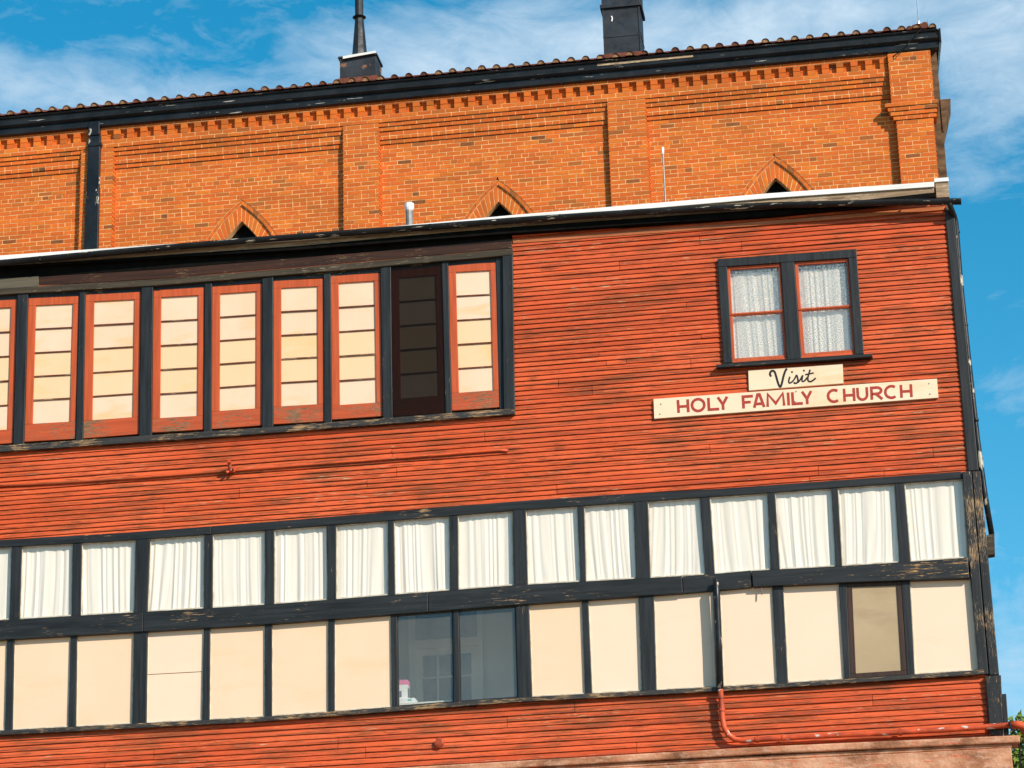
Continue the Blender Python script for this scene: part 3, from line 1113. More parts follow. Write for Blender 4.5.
# sheathing under the boards, clear of the window rows
m.box(hx0, hxR - .16, .02, .158, zbase, at(984, 690).z - .25)
m.build('wall_core', M['body'], house)
m = MB()
m.box(hxR - .16, hxR - .12, .0, YB - .1, zbase, zhead)
zz = zbase
while zz < zhead - .07:
    m.hexa([(hxR - .12, .095, zz + .067), (hxR - .115, .095, zz + .067), (hxR - .098, .095, zz), (hxR - .12, .095, zz)],
           [(hxR - .12, YB - .1, zz + .067), (hxR - .115, YB - .1, zz + .067), (hxR - .098, YB - .1, zz), (hxR - .12, YB - .1, zz)])
    zz += .067
m.build('side_wall', M['siding'], house)
# room seen through the clear panes
m = MB()
m.box(RX0, RX1, RYB, RYB + .05, zR0 - .83, zR1 + .33)
m.box(RX0 - .04, RX0, .17, RYB, zR0 - .83, zR1 + .33)
m.box(RX1, RX1 + .04, .17, RYB, zR0 - .83, zR1 + .33)
m.box(RX0, RX1, .17, RYB, zR0 - .84, zR0 - .80)
m.box(RX0, RX1, .17, RYB, zR1 + .30, zR1 + .34)
m.build('room', M['room_wall'], house)
m = MB()
yd = RYB - .04
for q in ([(408, 604), (414.5, 603.5), (416.5, 735), (410, 735)], [(476.5, 600), (482, 600), (484, 735), (478.5, 735)],
          [(413, 640.5), (478, 636.5), (478, 645), (413, 649)], [(409, 596), (482, 592), (482, 602), (409, 606)]):
    m.pq(q, yd - .05, RYB - .002)
m.pq([(415, 649), (478, 645), (480, 735), (417, 735)], yd, RYB - .001)
dr = m.build('inner_door', M['room_door'], house)
m = MB()
m.pq([(415, 609), (476, 605), (476.5, 637.5), (415.5, 641.5)], yd - .006, yd - .0)
for a, b in ((423, 437), (439, 452), (454, 471)):
    for t0, t1 in ((656, 677), (679, 703), (705, 730)):
        sh = lambda x_: -(x_ - 423) * .06
        m.pq([(a, t0 + sh(a)), (b, t0 + sh(b)), (b + .6, t1 + sh(b)), (a + .6, t1 + sh(a))], yd - .012, yd - .002)
m.build('pane', M['door_glass'], dr)
m = MB()
m.pq([(436.6, 644), (438.4, 643.8), (439.2, 735), (437.4, 735)], yd - .03, yd - .004)
m.build('astragal', M['room_door'], dr)

# ---- beams, header, sills
BV = 0.007
def strip_part(name, st, y0, y1, mat, bev=BV):
    m_ = MB()
    m_.strip(st, y0, y1)
    return m_.build(name, mat, house, bev)
strip_part('beam', cut(BEAM_U, -140, 211), -.042, .10, M['trim_x'])
strip_part('beam', cut(BEAM_U, 211.3, 962), -.038, .10, M['trim_x'])
strip_part('beam', cut(BEAM_A, -140, 143), -.066, .10, M['trim_x'])
strip_part('beam', cut(BEAM_A, 143.4, 428), -.063, .10, M['trim_x'])
strip_part('beam', cut(BEAM_A, 428.4, 682.3), -.067, .10, M['trim_x'])
strip_part('beam', BEAM_B, -.052, .10, M['flaky_x'])
o = strip_part('beam', BEAM_C, -.078, .10, M['flaky_x'])
o['label'] = 'badly flaking end length of the dark beam'
strip_part('lower_sill', cut(SILL_L, -140, 984), -.085, .10, M['sill'], .005)
strip_part('header', cut(HEAD, -140, 512.6), -.070, .10, M['grey_wood'])
strip_part('header_shade_strip', [(s[0], s[2] + .2, s[2] + 5.5) for s in cut(HEAD, -140, 501)], -.012, .10, M['trim_x'], 0)  # dark strip put in as the shade below the header
strip_part('window_sill', cut(SILL_D, -140, 514.5), -.085, .10, M['sill'], .005)
m = MB()
m.pq([(502.3, 254.9), (512.6, 254.2), (514.8, 408.2), (503.6, 408.9)], -.062, .10)
m.build('casing', M['trim_z'], house, BV)
# frieze boards between eave and header; the black strip paints the eave's shade
strip_part('frieze', [(s[0], s[1] - 9.5, s[1] - .3) for s in cut(HEAD, -140, 512)], -.030, .05, M['shaded_brown_board'], .004)
strip_part('eave_shade_strip', [(x_, interp(EBX, x_) - 1, interp([(q[0], q[1]) for q in HEAD], x_) - 9.7) for x_ in (-140, 0, 160, 300, 400, 470, 512)], -.036, .05, M['matte_black'], 0)  # black strip added as painted shade, not a real board
strip_part('frieze', [(512.8, 239.5, 243.5), (640, 230.2, 234.2), (768, 220.8, 224.6), (860, 213.2, 217), (943.5, 205.8, 209.8)], -.034, .05, M['lit_tan_board'], .004)
m = MB()
m.pq([(-60, 282), (38.3, 276.2), (38.8, 286.6), (-60, 294)], -.045, -.031)
o = m.build('patch_board', M['patch_wood'], house, .004)
o['label'] = 'pale grey patch board under the eave'

# ---- eave box, cap, gutter
YG = -.19
CAPT = [(-140, 265), (0, 255.4), (160, 244.4), (300, 235.0), (512, 215.0), (768, 193.3), (935, 181.6)]
cb = lambda x_: interp(CAPT, x_)
xs_ = [-140, 0, 90, 180, 300, 400, 512, 640, 768, 860, 934]
strip_part('eave_box', [(x_, max(cb(x_) + 11, interp(EBX, x_) - 6), interp(EBX, x_)) for x_ in xs_], -.12, .0, M['matte_black'], 0)  # blacked out: the shade under the eave is in its colour
strip_part('eave_board', [(x_, cb(x_) + 4.9, max(cb(x_) + 11, interp(EBX, x_) - 6) - .1) for x_ in xs_], -.108, .0, M['raw_wood'], .004)
strip_part('roof_cap', [(x_, cb(x_), cb(x_) + 5.0) for x_ in xs_], -.135, .05, M['white'], .004)
m = MB()
m.pq([(935.0, 181), (947.6, 180), (949.5, 196.8), (936.5, 197.6)], -.11, .1)
m.build('cap_post', M['raw_wood'], house, .004)
m = MB()
m.pq([(934.0, 178.2), (948.2, 177.2), (948.6, 181.0), (934.3, 182)], -.13, .12)
m.build('cap_end', M['white'], house, .004)
GT = [(-140, 271), (0, 260), (90, 251.5), (180, 243.4), (256, 237), (340, 230.5), (430, 224), (512, 217.6), (640, 209), (768, 202.3), (900, 199.2), (961, 198.4)]
m = MB()
nseg = 8
stp = []
for px, py in GT:
    p = at(px, py, YG - .05)
    stp.append(p)
for i, p in enumerate(stp):
    for rr in (.058, .048):
        for j in range(nseg + 1):
            an = math.pi + math.pi * j / nseg
            m.v.append((p.x, YG + rr * math.cos(an), p.z + rr * 1.15 * math.sin(an)))
K = 2 * (nseg + 1)
for i in range(len(stp) - 1):
    for j in range(nseg):
        a = i * K + j
        m.f.append((a, a + 1, a + 1 + K, a + K))
        b = i * K + nseg + 1 + j
        m.f.append((b + 1, b, b + K, b + 1 + K))
        m.m += [0, 0]
    for j in (0, nseg):
        a = i * K + j
        b = i * K + nseg + 1 + j
        m.f.append((a, b, b + K, a + K))
        m.m.append(0)
for i in (0, len(stp) - 1):
    m.f.append(tuple(i * K + j for j in range(nseg + 1)))
    m.m.append(0)
gt = m.build('gutter', M['annex_gutter'], house)
for px in (40, 165, 300, 430, 560, 690, 810, 905):
    p = at(px, interp(GT, px), YG - .05)
    b = MB()
    b.box(p.x - .012, p.x + .012, YG + .055, -.10, p.z - .02, p.z - .005)
    b.prof([(YG + .064 * math.cos(math.pi + math.pi * j / 6), p.z + .064 * 1.15 * math.sin(math.pi + math.pi * j / 6)) for j in range(7)], p.x - .010, p.x + .010)
    b.build('gutter_bracket', M['black'], gt)
# low roof up to the brick wall
m = MB()
za, zc = at(0, 257, 0), at(935, 183, 0)
m.hexa([(hx0, .02, za.z - .06), (hxR - .2, .02, zc.z - .06), (hxR - .2, .02, zc.z - .14), (hx0, .02, za.z - .14)],
       [(hx0, YB + .06, za.z + .16), (hxR - .2, YB + .06, zc.z + .16), (hxR - .2, YB + .06, zc.z + .08), (hx0, YB + .06, za.z + .08)])
m.build('roof', M['roof_felt'], house)

# ---- corner boards
def board(name, pts, y0, y1, mat, bev=BV):
    m_ = MB()
    m_.pq(pts, y0, y1)
    return m_.build(name, mat, house, bev)
board('corner_board', [(944.6, 207), (953.6, 206.4), (978.6, 470.2), (968.2, 470.9)], -.050, .09, M['trim_z'])
board('corner_board', [(962.2, 471.6), (971.3, 471), (988.4, 674), (978.9, 674.6)], -.068, .09, M['flaky_z'])
board('corner_board', [(972.2, 471.3), (980.2, 470.8), (999.2, 674.6), (989.6, 675)], -.050, .09, M['flaky_z'])
board('corner_backing', [(966, 472), (978, 471.5), (996, 674), (983, 674.5)], -.015, .085, M['matte_black'], 0)
board('corner_base', [(985.0, 676), (1001, 675), (1003.5, 734), (990.5, 735)], -.085, .12, M['flaky_z'])
board('corner_base', [(1001.3, 694), (1006.2, 693.6), (1009.0, 733), (1004.0, 733.5)], -.06, .12, M['trim_z'])

# ---- downspout at the corner
m = MB()
m.tube([at(949.5, 200, YG), at(950.0, 205, YG), at(951.8, 210, -.14), at(954.2, 216, -.03), at(955.8, 223, 0.0), at(960.2, 280, .0),
        at(968.5, 360, .02), at(977.4, 440, .03), at(984.5, 492, .03), at(991.6, 534, .03)], .037, 12)
dsp = m.build('downspout', M['black_pipe'], house, smooth=True)
m = MB()
m.pq([(986.6, 535), (994.4, 533.6), (995.0, 554.2), (987.2, 555.4)], -.05, .10)
m.build('end_block', M['grey_wood'], dsp, .004)
for px, py in ((956.6, 232), (964.7, 325), (975.3, 420)):
    m = MB()
    p = at(px, py, .01)
    m.tube([p - Vector((0, 0, .015)), p + Vector((0, 0, .015))], .046, 12)
    m.build('pipe_clip', M['black'], dsp)

# ---- upper row of lower floor: curtained windows;  lower row: boards, glass, screen
UM = [(-60, -52, -61, -53), (11.7, 21.7, 9.5, 19.5), (72.7, 81.7, 71.7, 80.5), (135.7, 150, 134.3, 147.2), (204.3, 212.7, 204, 212.4), (265, 274.2, 265.2, 274),
      (326.8, 336, 327.6, 336), (387.8, 393.8, 388.6, 395), (449.3, 457.8, 450.3, 458.4), (512.5, 525.6, 513.7, 527.7), (577.2, 584.0, 580.5, 586),
      (633.5, 647.8, 636.3, 650.4), (699.8, 709.8, 705.3, 714.8), (767.5, 775, 770.7, 779.8), (831.5, 837.8, 835.8, 842.2), (894.5, 904.3, 899.7, 910.8),
      (962.5, 970, 967.5, 975)]
LM = [(-56, -49.5, -58, -51.5), (7.3, 14, 5, 12.3), (70.7, 76.8, 68.3, 75.7), (134.2, 147.3, 132.3, 146), (204, 210, 202.3, 209.2), (265, 271.7, 265, 271.7),
      (328.3, 334.4, 328.3, 334.4), (391, 397, 392, 397.8), (452.7, 458.4, 453.7, 460.2), (515.3, 528.7, 518, 532), (582, 588, 585.3, 592),
      (638.7, 653.7, 642, 656.4), (713, 719.5, 716.3, 723.5), (772.2, 783, 777.3, 788), (838.7, 846.3, 844.7, 850.4), (901.3, 909.8, 907.3, 914.8),
      (970.3, 977, 978.6, 985)]
bt = lambda x_: (bot_of(BEAM_A, x_) if x_ < 682.5 else bot_of(BEAM_B, x_) if x_ < 752 else bot_of(BEAM_C, x_))
tp = lambda x_: (top_of(BEAM_A, x_) if x_ < 682.5 else top_of(BEAM_B, x_) if x_ < 752 else top_of(BEAM_C, x_))
WIDE_U, WIDE_L = {3, 9, 11}, {3, 9, 11}
for i, (a, b, c, d) in enumerate(UM[:-1]):
    m = MB()
    m.pq([(a, bot_of(BEAM_U, a) - .4), (b, bot_of(BEAM_U, b) - .4), (d, tp(d) + .4), (c, tp(c) + .4)], -.034 if i in WIDE_U else -.027, .10)
    m.build('post' if i in WIDE_U else 'mullion', M['trim_z'], house, BV)
for i, (a, b, c, d) in enumerate(LM[:-1]):
    m = MB()
    m.pq([(a, bt(a) - .4), (b, bt(b) - .4), (d, top_of(SILL_L, d) + .4), (c, top_of(SILL_L, c) + .4)], -.036 if i in WIDE_L else -.025, .10)
    m.build('post' if i in WIDE_L else 'mullion', M['trim_z'], house, BV)


def frame_quad(m, q, wd, y0, y1, mi=0):
    """four bars round photo quad q (tl, tr, br, bl), wd px wide (left, right, top, bottom)"""
    l, r, t, b = wd
    tl, tr, br, bl = q
    pt = lambda u, v: (lerp(lerp(tl[0], tr[0], u), lerp(bl[0], br[0], u), v), lerp(lerp(tl[1], tr[1], u), lerp(bl[1], br[1], u), v))
    W = tr[0] - tl[0]
    H = bl[1] - tl[1]
    m.pq([pt(0, 0), pt(1, 0), pt(1, t / H), pt(0, t / H)], y0, y1, mi)
    m.pq([pt(0, 1 - b / H), pt(1, 1 - b / H), pt(1, 1), pt(0, 1)], y0, y1, mi)
    m.pq([pt(0, t / H), pt(l / W, t / H), pt(l / W, 1 - b / H), pt(0, 1 - b / H)], y0, y1, mi)
    m.pq([pt(1 - r / W, t / H), pt(1, t / H), pt(1, 1 - b / H), pt(1 - r / W, 1 - b / H)], y0, y1, mi)
    return pt, l / W, 1 - r / W, t / H, 1 - b / H


s_ = NT('pale_putty', 0.7, 0.2)
M['putty'] = s_.out(s_.ramp(s_.noise((6, 6, 6), 4, 0.7), [(0.4, (0.42, 0.36, 0.27)), (0.6, (0.66, 0.60, 0.50))]))
cur_q = []
nU = len(UM)
for i in range(nU - 1):
    a, b = UM[i], UM[i + 1]
    x0t, x1t, x0b, x1b = a[1], b[0], a[3], b[2]
    q = [(x0t, bot_of(BEAM_U, x0t)), (x1t, bot_of(BEAM_U, x1t)), (x1b, tp(x1b)), (x0b, tp(x0b))]
    m = MB()
    pt, u0, u1, v0, v1 = frame_quad(m, q, (.9, .9, 1.3, 1.2), -.004, .03)
    wo = m.build('window', M['putty'], house)
    g_ = MB()
    g_.pq([pt(u0, v0), pt(u1, v0), pt(u1, v1), pt(u0, v1)], .014, .018)
    g_.build('pane', M['glass'], wo)
    cur_q.append(q)


def curtain(name, q, yc, mat, label, group, amp=.0085, top_gap=0.0, seed=0, left_gap=0.0):
    rnd = random.Random(seed)
    P0, P1, P2, P3 = [at(x_, y_, yc) for x_, y_ in q]
    nu, nv = 72, 14
    amp *= rnd.uniform(.45, 1.0)
    waves = [(rnd.uniform(4, 9), rnd.uniform(0, 6.3), 1.0), (rnd.uniform(10, 15), rnd.uniform(0, 6.3), .55), (rnd.uniform(17, 24), rnd.uniform(0, 6.3), .25), (rnd.uniform(2, 4), rnd.uniform(0, 6.3), .6)]
    warp = [rnd.uniform(-.05, .05) for _ in range(3)]
    m_ = MB()
    for j in range(nv + 1):
        v = j / nv
        for i_ in range(nu + 1):
            u = i_ / nu
            uu = lerp(left_gap, 1.0, u)
            A = P0.lerp(P1, uu)
            B = P3.lerp(P2, uu)
            p = A.lerp(B, v)
            uw = u + .05 * math.sin(6.28 * (1.3 * u + 9 * warp[1])) + .022 * math.sin(6.28 * (3.1 * u + 17 * warp[2])) + warp[0] * v * math.sin(3 * u + warp[1] * 20) + warp[2] * v * v
            y = sum(am * math.sin(2 * math.pi * f * uw + ph + .5 * v * math.sin(5 * ph)) for f, ph, am in waves)
            y = (abs(y) ** .85) * (1 if y > 0 else -1)
            m_.v.append((p.x, yc + y * amp * (0.75 + .35 * v), p.z - (top_gap if j == 0 else 0)))
    for j in range(nv):
        for i_ in range(nu):
            k = j * (nu + 1) + i_
            m_.f.append((k, k + 1, k + nu + 2, k + nu + 1))
            m_.m.append(0)
    o_ = m_.build(name, mat, None, smooth=True)
    return tag(o_, label, 'curtain', group)


ordn = ['first', 'second', 'third', 'fourth', 'fifth', 'sixth', 'seventh', 'eighth', 'ninth', 'tenth', 'eleventh', 'twelfth', 'thirteenth', 'fourteenth', 'fifteenth', 'sixteenth']
vis = cur_q
for i, q in enumerate(vis):
    n = len(vis) - 1 - i
    if n == 0: lab = 'white pleated curtain in the end window beside the flaking corner post'
    elif i == 0: lab = 'half hidden white curtain at the far left end of the long curtained row'
    else: lab = 'white gathered curtain, %s window from the flaking corner post in the long curtained row' % ordn[n]
    qq = [(q[0][0] - 3, q[0][1] + .3), (q[1][0] + 3, q[1][1] + .3), (q[2][0] + 3, q[2][1] + 5), (q[3][0] - 3, q[3][1] + 5)]
    curtain('curtain', qq, .042, M['curtain'], lab, 'white curtains in the long row of windows', seed=i * 7 + 3)

for i in range(len(LM) - 1):
    a, b = LM[i], LM[i + 1]
    x0t, x1t, x0b, x1b = a[1], b[0], a[3], b[2]
    q = [(x0t, bt(x0t)), (x1t, bt(x1t)), (x1b, top_of(SILL_L, x1b)), (x0b, top_of(SILL_L, x0b))]
    m = MB()
    if i == 14:                                   # brown framed screen
        pt, u0, u1, v0, v1 = frame_quad(m, q, (5.6, 5.2, 4.8, 4.8), -.016, .05)
        wo = m.build('window', M['brown_frame'], house, .004)
        wo['label'] = 'brown framed window screen'
        g_ = MB()
        g_.pq([pt(u0, v0), pt(u1, v0), pt(u1, v1), pt(u0, v1)], -.002, .02)
        g_.build('screen', M['tan_screen'], wo)
        continue
    clear = i in (7, 8)
    pt, u0, u1, v0, v1 = frame_quad(m, q, (.9, .9, .9, 1.0), .002, .05)
    wo = m.build('window', M['trim_z'] if clear else M['putty'], house)
    g_ = MB()
    if clear:
        g_.pq([pt(u0, v0), pt(u1, v0), pt(u1, v1), pt(u0, v1)], .014, .018)
        g_.build('pane', M['dusty_glass'], wo)
        wo['label'] = 'clear glass window showing a grey room'
    elif i == 3:                                  # board made of two sheets
        vm = .47
        g_.pq([pt(u0, v0), pt(u1, v0), pt(u1, vm), pt(u0, vm)], .012, .045)
        g_.pq([pt(u0, vm + .008), pt(u1, vm + .008), pt(u1, v1), pt(u0, v1)], .015, .045)
        g_.build('board', M['cream_b'], wo)
    else:
        g_.pq([pt(u0, v0), pt(u1, v0), pt(u1, v1), pt(u0, v1)], .012 + random.uniform(0, .004), .045)
        g_.build('board', M['cream'] if i < 10 else M['cream_b'], wo)

# ---- door-high shutters of the upper floor
SH = [((-33, 302), (17, 299.4), (12.8, 443), (-36, 446.5)),
      ((28.3, 298.3), (79, 296), (75.3, 438.7), (24, 441.7)), ((85.7, 294.3), (141, 291.7), (138.8, 434), (83.3, 438.3)),
      ((153.3, 290), (204.3, 287.3), (203.3, 429.5), (151.7, 432.5)), ((212.3, 286.7), (262, 283.4), (261.8, 425.3), (211.7, 429)),
      ((273.3, 280.9), (323.3, 278.5), (323.8, 421.2), (273.3, 424.2)), ((330.7, 275.9), (380.0, 272.9), (382.6, 416), (332, 419.5)),
      ((391, 269.3), (441.3, 265.3), (445.3, 412.5), (392.8, 416.6)), ((448.3, 264.9), (495.4, 262.5), (499.4, 407.2), (452, 410.7))]
for i, q in enumerate(SH):
    tl, tr, br, bl = q
    W, H = tr[0] - tl[0], bl[1] - tl[1]
    m = MB()
    pt, u0, u1, v0, v1 = frame_quad(m, q, (W * .155, W * .115, 7.5 if i != 7 else 9, 17.5 if i % 3 else 14), -.012, .035)
    # bottom rail takes the flaking paint
    for k in range(6, 12): m.m[k] = 1
    for k in range(1, 5):
        vm = lerp(v0, v1, k / 5)
        m.pq([pt(u0, vm - .0042), pt(u1, vm - .0042), pt(u1, vm + .0042), pt(u0, vm + .0042)], -.008, .030, 2)
    wo = m.build('shutter', [M['red_frame'], M['red_rail'], M['muntin']], house, .004)
    g_ = MB()
    for k in range(5):
        va, vb = lerp(v0, v1, k / 5) + (.0043 if k else 0), lerp(v0, v1, (k + 1) / 5) - (.0043 if k < 4 else 0)
        g_.pq([pt(u0, va), pt(u1, va), pt(u1, vb), pt(u0, vb)], .010 + random.uniform(-.003, .003), .03)
    g_.build('panes', M['cream_pane'], wo)
    if i == 7:
        wo['label'] = 'shutter dulled behind a dark insect screen'
        g_ = MB()
        g_.pq([(tl[0] - 1, tl[1] - 1.5), (tr[0] + .5, tr[1] - 1.5), (br[0] + .5, br[1] + .5), (bl[0] - 1, bl[1] + .5)], -.034, -.030)
        g_.build('insect_screen', M['mesh'], wo)
for i in range(len(SH) - 1):
    a, b = SH[i], SH[i + 1]
    m = MB()
    m.pq([(a[1][0] + .3, a[1][1] - 5), (b[0][0] - .3, b[0][1] - 4.5), (b[3][0] - .3, top_of(SILL_D, b[3][0]) + .4), (a[2][0] + .3, top_of(SILL_D, a[2][0]) + .4)],
         -.050 if i % 2 == 0 else -.036, .06)
    m.build('post', M['trim_z'], house, BV)
m = MB()
m.pq([(495.6, 257), (502.1, 256.6), (503.4, 408.4), (499.6, 408.8)], -.020, .06)
m.build('jamb', M['trim_z'], house, .003)

# ---- double sash window
m = MB()
tl, tr, br, bl = DW
pt, u0, u1, v0, v1 = frame_quad(m, [tl, tr, (br[0] - .4, br[1] - 1), (bl[0] + .4, bl[1] - 1)], (9, 8.5, 8.2, 1.0), -.065, .03)
m.pq([(780.6, 262), (794.0, 261), (801.4, 358.6), (787.2, 359.8)], -.058, .03)
ww = m.build('double_window', M['trim_z'], house, .006)
m = MB()
m.pq([(716.2, 364.6), (872.2, 353.8), (872.6, 356.6), (716.4, 367.6)], -.115, .0)
m.build('sill', M['trim_x'], ww, .004)
for q in ([(726.6, 266.4), (780.2, 262.8), (787.0, 359.9), (731.4, 363.6)], [(794.4, 261.6), (848.0, 258.0), (856.0, 354.4), (801.6, 358.5)]):
    tl, tr, br, bl = q
    up_q = [tl, tr, (lerp(tr[0], br[0], .5), lerp(tr[1], br[1], .5)), (lerp(tl[0], bl[0], .5), lerp(tl[1], bl[1], .5))]
    lo_q = [up_q[3], up_q[2], br, bl]
    m = MB()
    ptu, a0, a1, b0, b1 = frame_quad(m, up_q, (3.2, 2.0, 3.4, 1.6), -.030, .02)
    pl, c0, c1, d0, d1 = frame_quad(m, lo_q, (3.6, 2.6, 1.2, 5.0), -.020, .02)
    sa = m.build('sash', M['red_frame'], ww, .003)
    m = MB()
    for P_, (e0, e1, f0, f1), yy in ((ptu, (a0, a1, b0, b1), -.006), (pl, (c0, c1, d0, d1), -.002)):
        m.pq([P_(e0, f0), P_(e1, f0), P_(e1, f1), P_(e0, f1)], yy, yy + .004)
    # panes belong to the window one level up: keep them with the casing
    m.build('pane', M['obscure'], ww)
curtain('curtain', [(728, 275), (779.5, 271), (788, 362), (732, 365)], .055, M['curtain'],
        'grey-looking curtain behind frosted glass, left half of the double window above the signs', 'curtains behind frosted glass', .014, seed=91)
curtain('curtain', [(796, 271), (848, 266.5), (857, 357), (802, 360)], .055, M['curtain'],
        'grey-looking curtain behind frosted glass, right half of the double window above the signs', 'curtains behind frosted glass', .012, seed=45)
m = MB()
m.pq([(722, 263), (856, 253), (862, 360), (727, 367)], .13, .15)
m.build('backing', M['room_wall'], ww)

# ================================================================== SIGNS
def ribbon(mb, pts, wpx, y, closed=False, mi=0):
    """painted stroke through photo points, wpx wide, lying on plane y"""
    P = [Vector(p) for p in pts]
    n = len(P)
    L, Rr = [], []
    for i in range(n):
        a = P[(i - 1) % n] if (closed or i > 0) else P[i]
        b = P[(i + 1) % n] if (closed or i < n - 1) else P[i]
        d1 = (P[i] - a).normalized() if (P[i] - a).length > 0 else (b - P[i]).normalized()
        d2 = (b - P[i]).normalized() if (b - P[i]).length > 0 else d1
        n1 = Vector((-d1.y, d1.x))
        n2 = Vector((-d2.y, d2.x))
        nn = (n1 + n2)
        nn = nn.normalized() if nn.length > 1e-4 else n1
        k = min(1.6, 1 / max(.3, nn.dot(n1)))
        ww_ = wpx * .5 * k
        L.append(P[i] + nn * ww_)
        Rr.append(P[i] - nn * ww_)
    rng = range(n if closed else n - 1)
    for i in rng:
        j = (i + 1) % n
        mb.face([at(L[i].x, L[i].y, y), at(L[j].x, L[j].y, y), at(Rr[j].x, Rr[j].y, y), at(Rr[i].x, Rr[i].y, y)], mi)


def arc(cx, cyy, rx, ry, a0, a1, n=18):
    return [(cx + rx * math.cos(R(lerp(a0, a1, i / n))), cyy + ry * math.sin(R(lerp(a0, a1, i / n)))) for i in range(n + 1)]


GLY = {
    'H': [[(.1, 0), (.1, 1)], [(.9, 0), (.9, 1)], [(.1, .47), (.9, .47)]],
    'O': ['c', arc(.5, .5, .43, .46, 0, 360)[:-1]],
    'L': [[(.1, 1), (.1, .09), (1, .09)]],
    'Y': [[(.05, 1), (.52, .42)], [(.97, 1), (.52, .42), (.52, 0)]],
    'F': [[(.1, 0), (.1, .91), (1, .91)], [(.1, .46), (.78, .46)]],
    'A': [[(.05, 0), (.42, 1), (.60, 1), (.97, 0)], [(.2, .28), (.82, .28)]],
    'M': [[(.06, 0), (.10, .97), (.5, .22), (.90, .97), (.94, 0)]],
    'I': [[(.5, 0), (.5, 1)]],
    'C': [arc(.52, .5, .44, .45, 52, 308)],
    'U': [[(.1, 1), (.1, .42)] + arc(.5, .42, .40, .36, 180, 360, 12) + [(.9, 1)]],
    'R': [[(.1, 0), (.1, .92), (.55, .92)] + arc(.55, .68, .36, .24, 90, -90, 10) + [(.1, .44)], [(.45, .44), (.98, 0)]],
}
SPOTS = [('H', 677.1, 689.2), ('O', 691.0, 705.3), ('L', 707.6, 719.0), ('Y', 717.6, 727.8), ('F', 742.2, 753.2), ('A', 753.4, 764.2), ('M', 766.2, 785.0),
         ('I', 786.2, 790.6), ('L', 791.6, 802.6), ('Y', 801.8, 811.8), ('C', 827.0, 840.6), ('H', 843.2, 855.2), ('U', 856.6, 868.2), ('R', 870.4, 882.4),
         ('C', 884.2, 898.2), ('H', 900.0, 912.4)]
YS = -.058
c_loc = at(795, 408, YS)
sign = empty('church_sign', c_loc, 'long cream board lettered HOLY FAMILY CHURCH in red on the clapboards', 'sign')
m = MB()
m.pq([(653.4, 399.0), (936.9, 378.6), (938.4, 397.6), (654.2, 418.6)], YS, -.012)
m.build('board', M['sign'], sign, .003)
k = 0
for chh, xa, xb in SPOTS:
    m = MB()
    base = lambda x_: lerp(412.9, 397.0, (x_ - 677.1) / (912.2 - 677.1))
    strokes = GLY[chh]
    cl_ = False
    if strokes[0] == 'c':
        cl_, strokes = True, strokes[1:]
    for s in strokes:
        pts = [(lerp(xa, xb, u) - .75 * (v - .5), base(lerp(xa, xb, u)) - 12.9 * v) for u, v in s]
        k += 1
        ribbon(m, pts, 2.75, YS - .0015 - .0004 * (k % 3), cl_)
    m.build('letter', M['red_ink'], sign)
m = MB()
for px, py in ((661, 404), (660, 414), (795, 401.5), (796, 391.5), (929, 383.5), (930, 394)):
    p = at(px, py, YS - .002)
    m.tube([p, p - Vector((0, .004, 0))], .008, 8)
m.build('nails', M['grey_print'], sign)

v_loc = at(795, 384, YS)
vsign = empty('visit_sign', v_loc, 'small cream board with the script word Visit painted in black', 'sign')
m = MB()
m.pq([(748.2, 370.4), (842.6, 363.8), (843.4, 383.2), (748.9, 390.4)], YS + .006, -.012)
m.build('board', M['sign'], vsign, .003)
m = MB()


def smooth(pts, it=2):
    for _ in range(it):
        o_ = [pts[0]]
        for a, b in zip(pts, pts[1:]):
            o_ += [(lerp(a[0], b[0], .25), lerp(a[1], b[1], .25)), (lerp(a[0], b[0], .75), lerp(a[1], b[1], .75))]
        pts = o_ + [pts[-1]]
    return pts


yv = YS + .006
vl = {}
for kk, (pts, wd) in enumerate([
        ([(771.2, 376.6), (769.6, 374.2), (771.2, 370.6), (774.6, 371.0), (776.2, 376.5), (778.6, 385.0), (780.4, 387.4), (781.8, 384.0), (783.6, 375.5), (785.8, 369.6), (787.2, 368.8)], 2.2),
        ([(790.0, 376.6), (788.6, 380.6), (789.0, 383.2), (791.4, 382.6), (794.4, 379.4), (796.6, 374.8)], 1.6),
        ([(796.6, 374.8), (798.0, 378.6), (798.0, 382.2), (795.6, 383.6), (793.6, 382.4)], 1.7),
        ([(798.0, 382.6), (800.4, 379.6), (803.0, 374.6), (801.8, 379.4), (802.4, 382.0), (805.0, 380.6), (807.2, 377.4)], 1.6),
        ([(810.2, 369.6), (808.2, 375.6), (807.6, 380.2), (809.6, 382.0), (812.6, 380.8), (815.8, 378.0)], 1.7),
        ([(805.2, 374.6), (809.4, 373.9), (813.8, 372.8)], 1.5)]):
    m = vl.setdefault((0, 1, 2, 3, 4, 4)[kk], MB())
    ribbon(m, smooth(pts), wd, yv - .0015 - .0004 * (kk % 3))
for kk, px, py in ((1, 792.0, 372.0), (3, 803.9, 370.6)):
    ribbon(vl[kk], [(px - .9, py + .1), (px + .9, py - .1)], 1.8, yv - .0015)
for m in vl.values():
    m.build('letter', M['ink'], vsign)

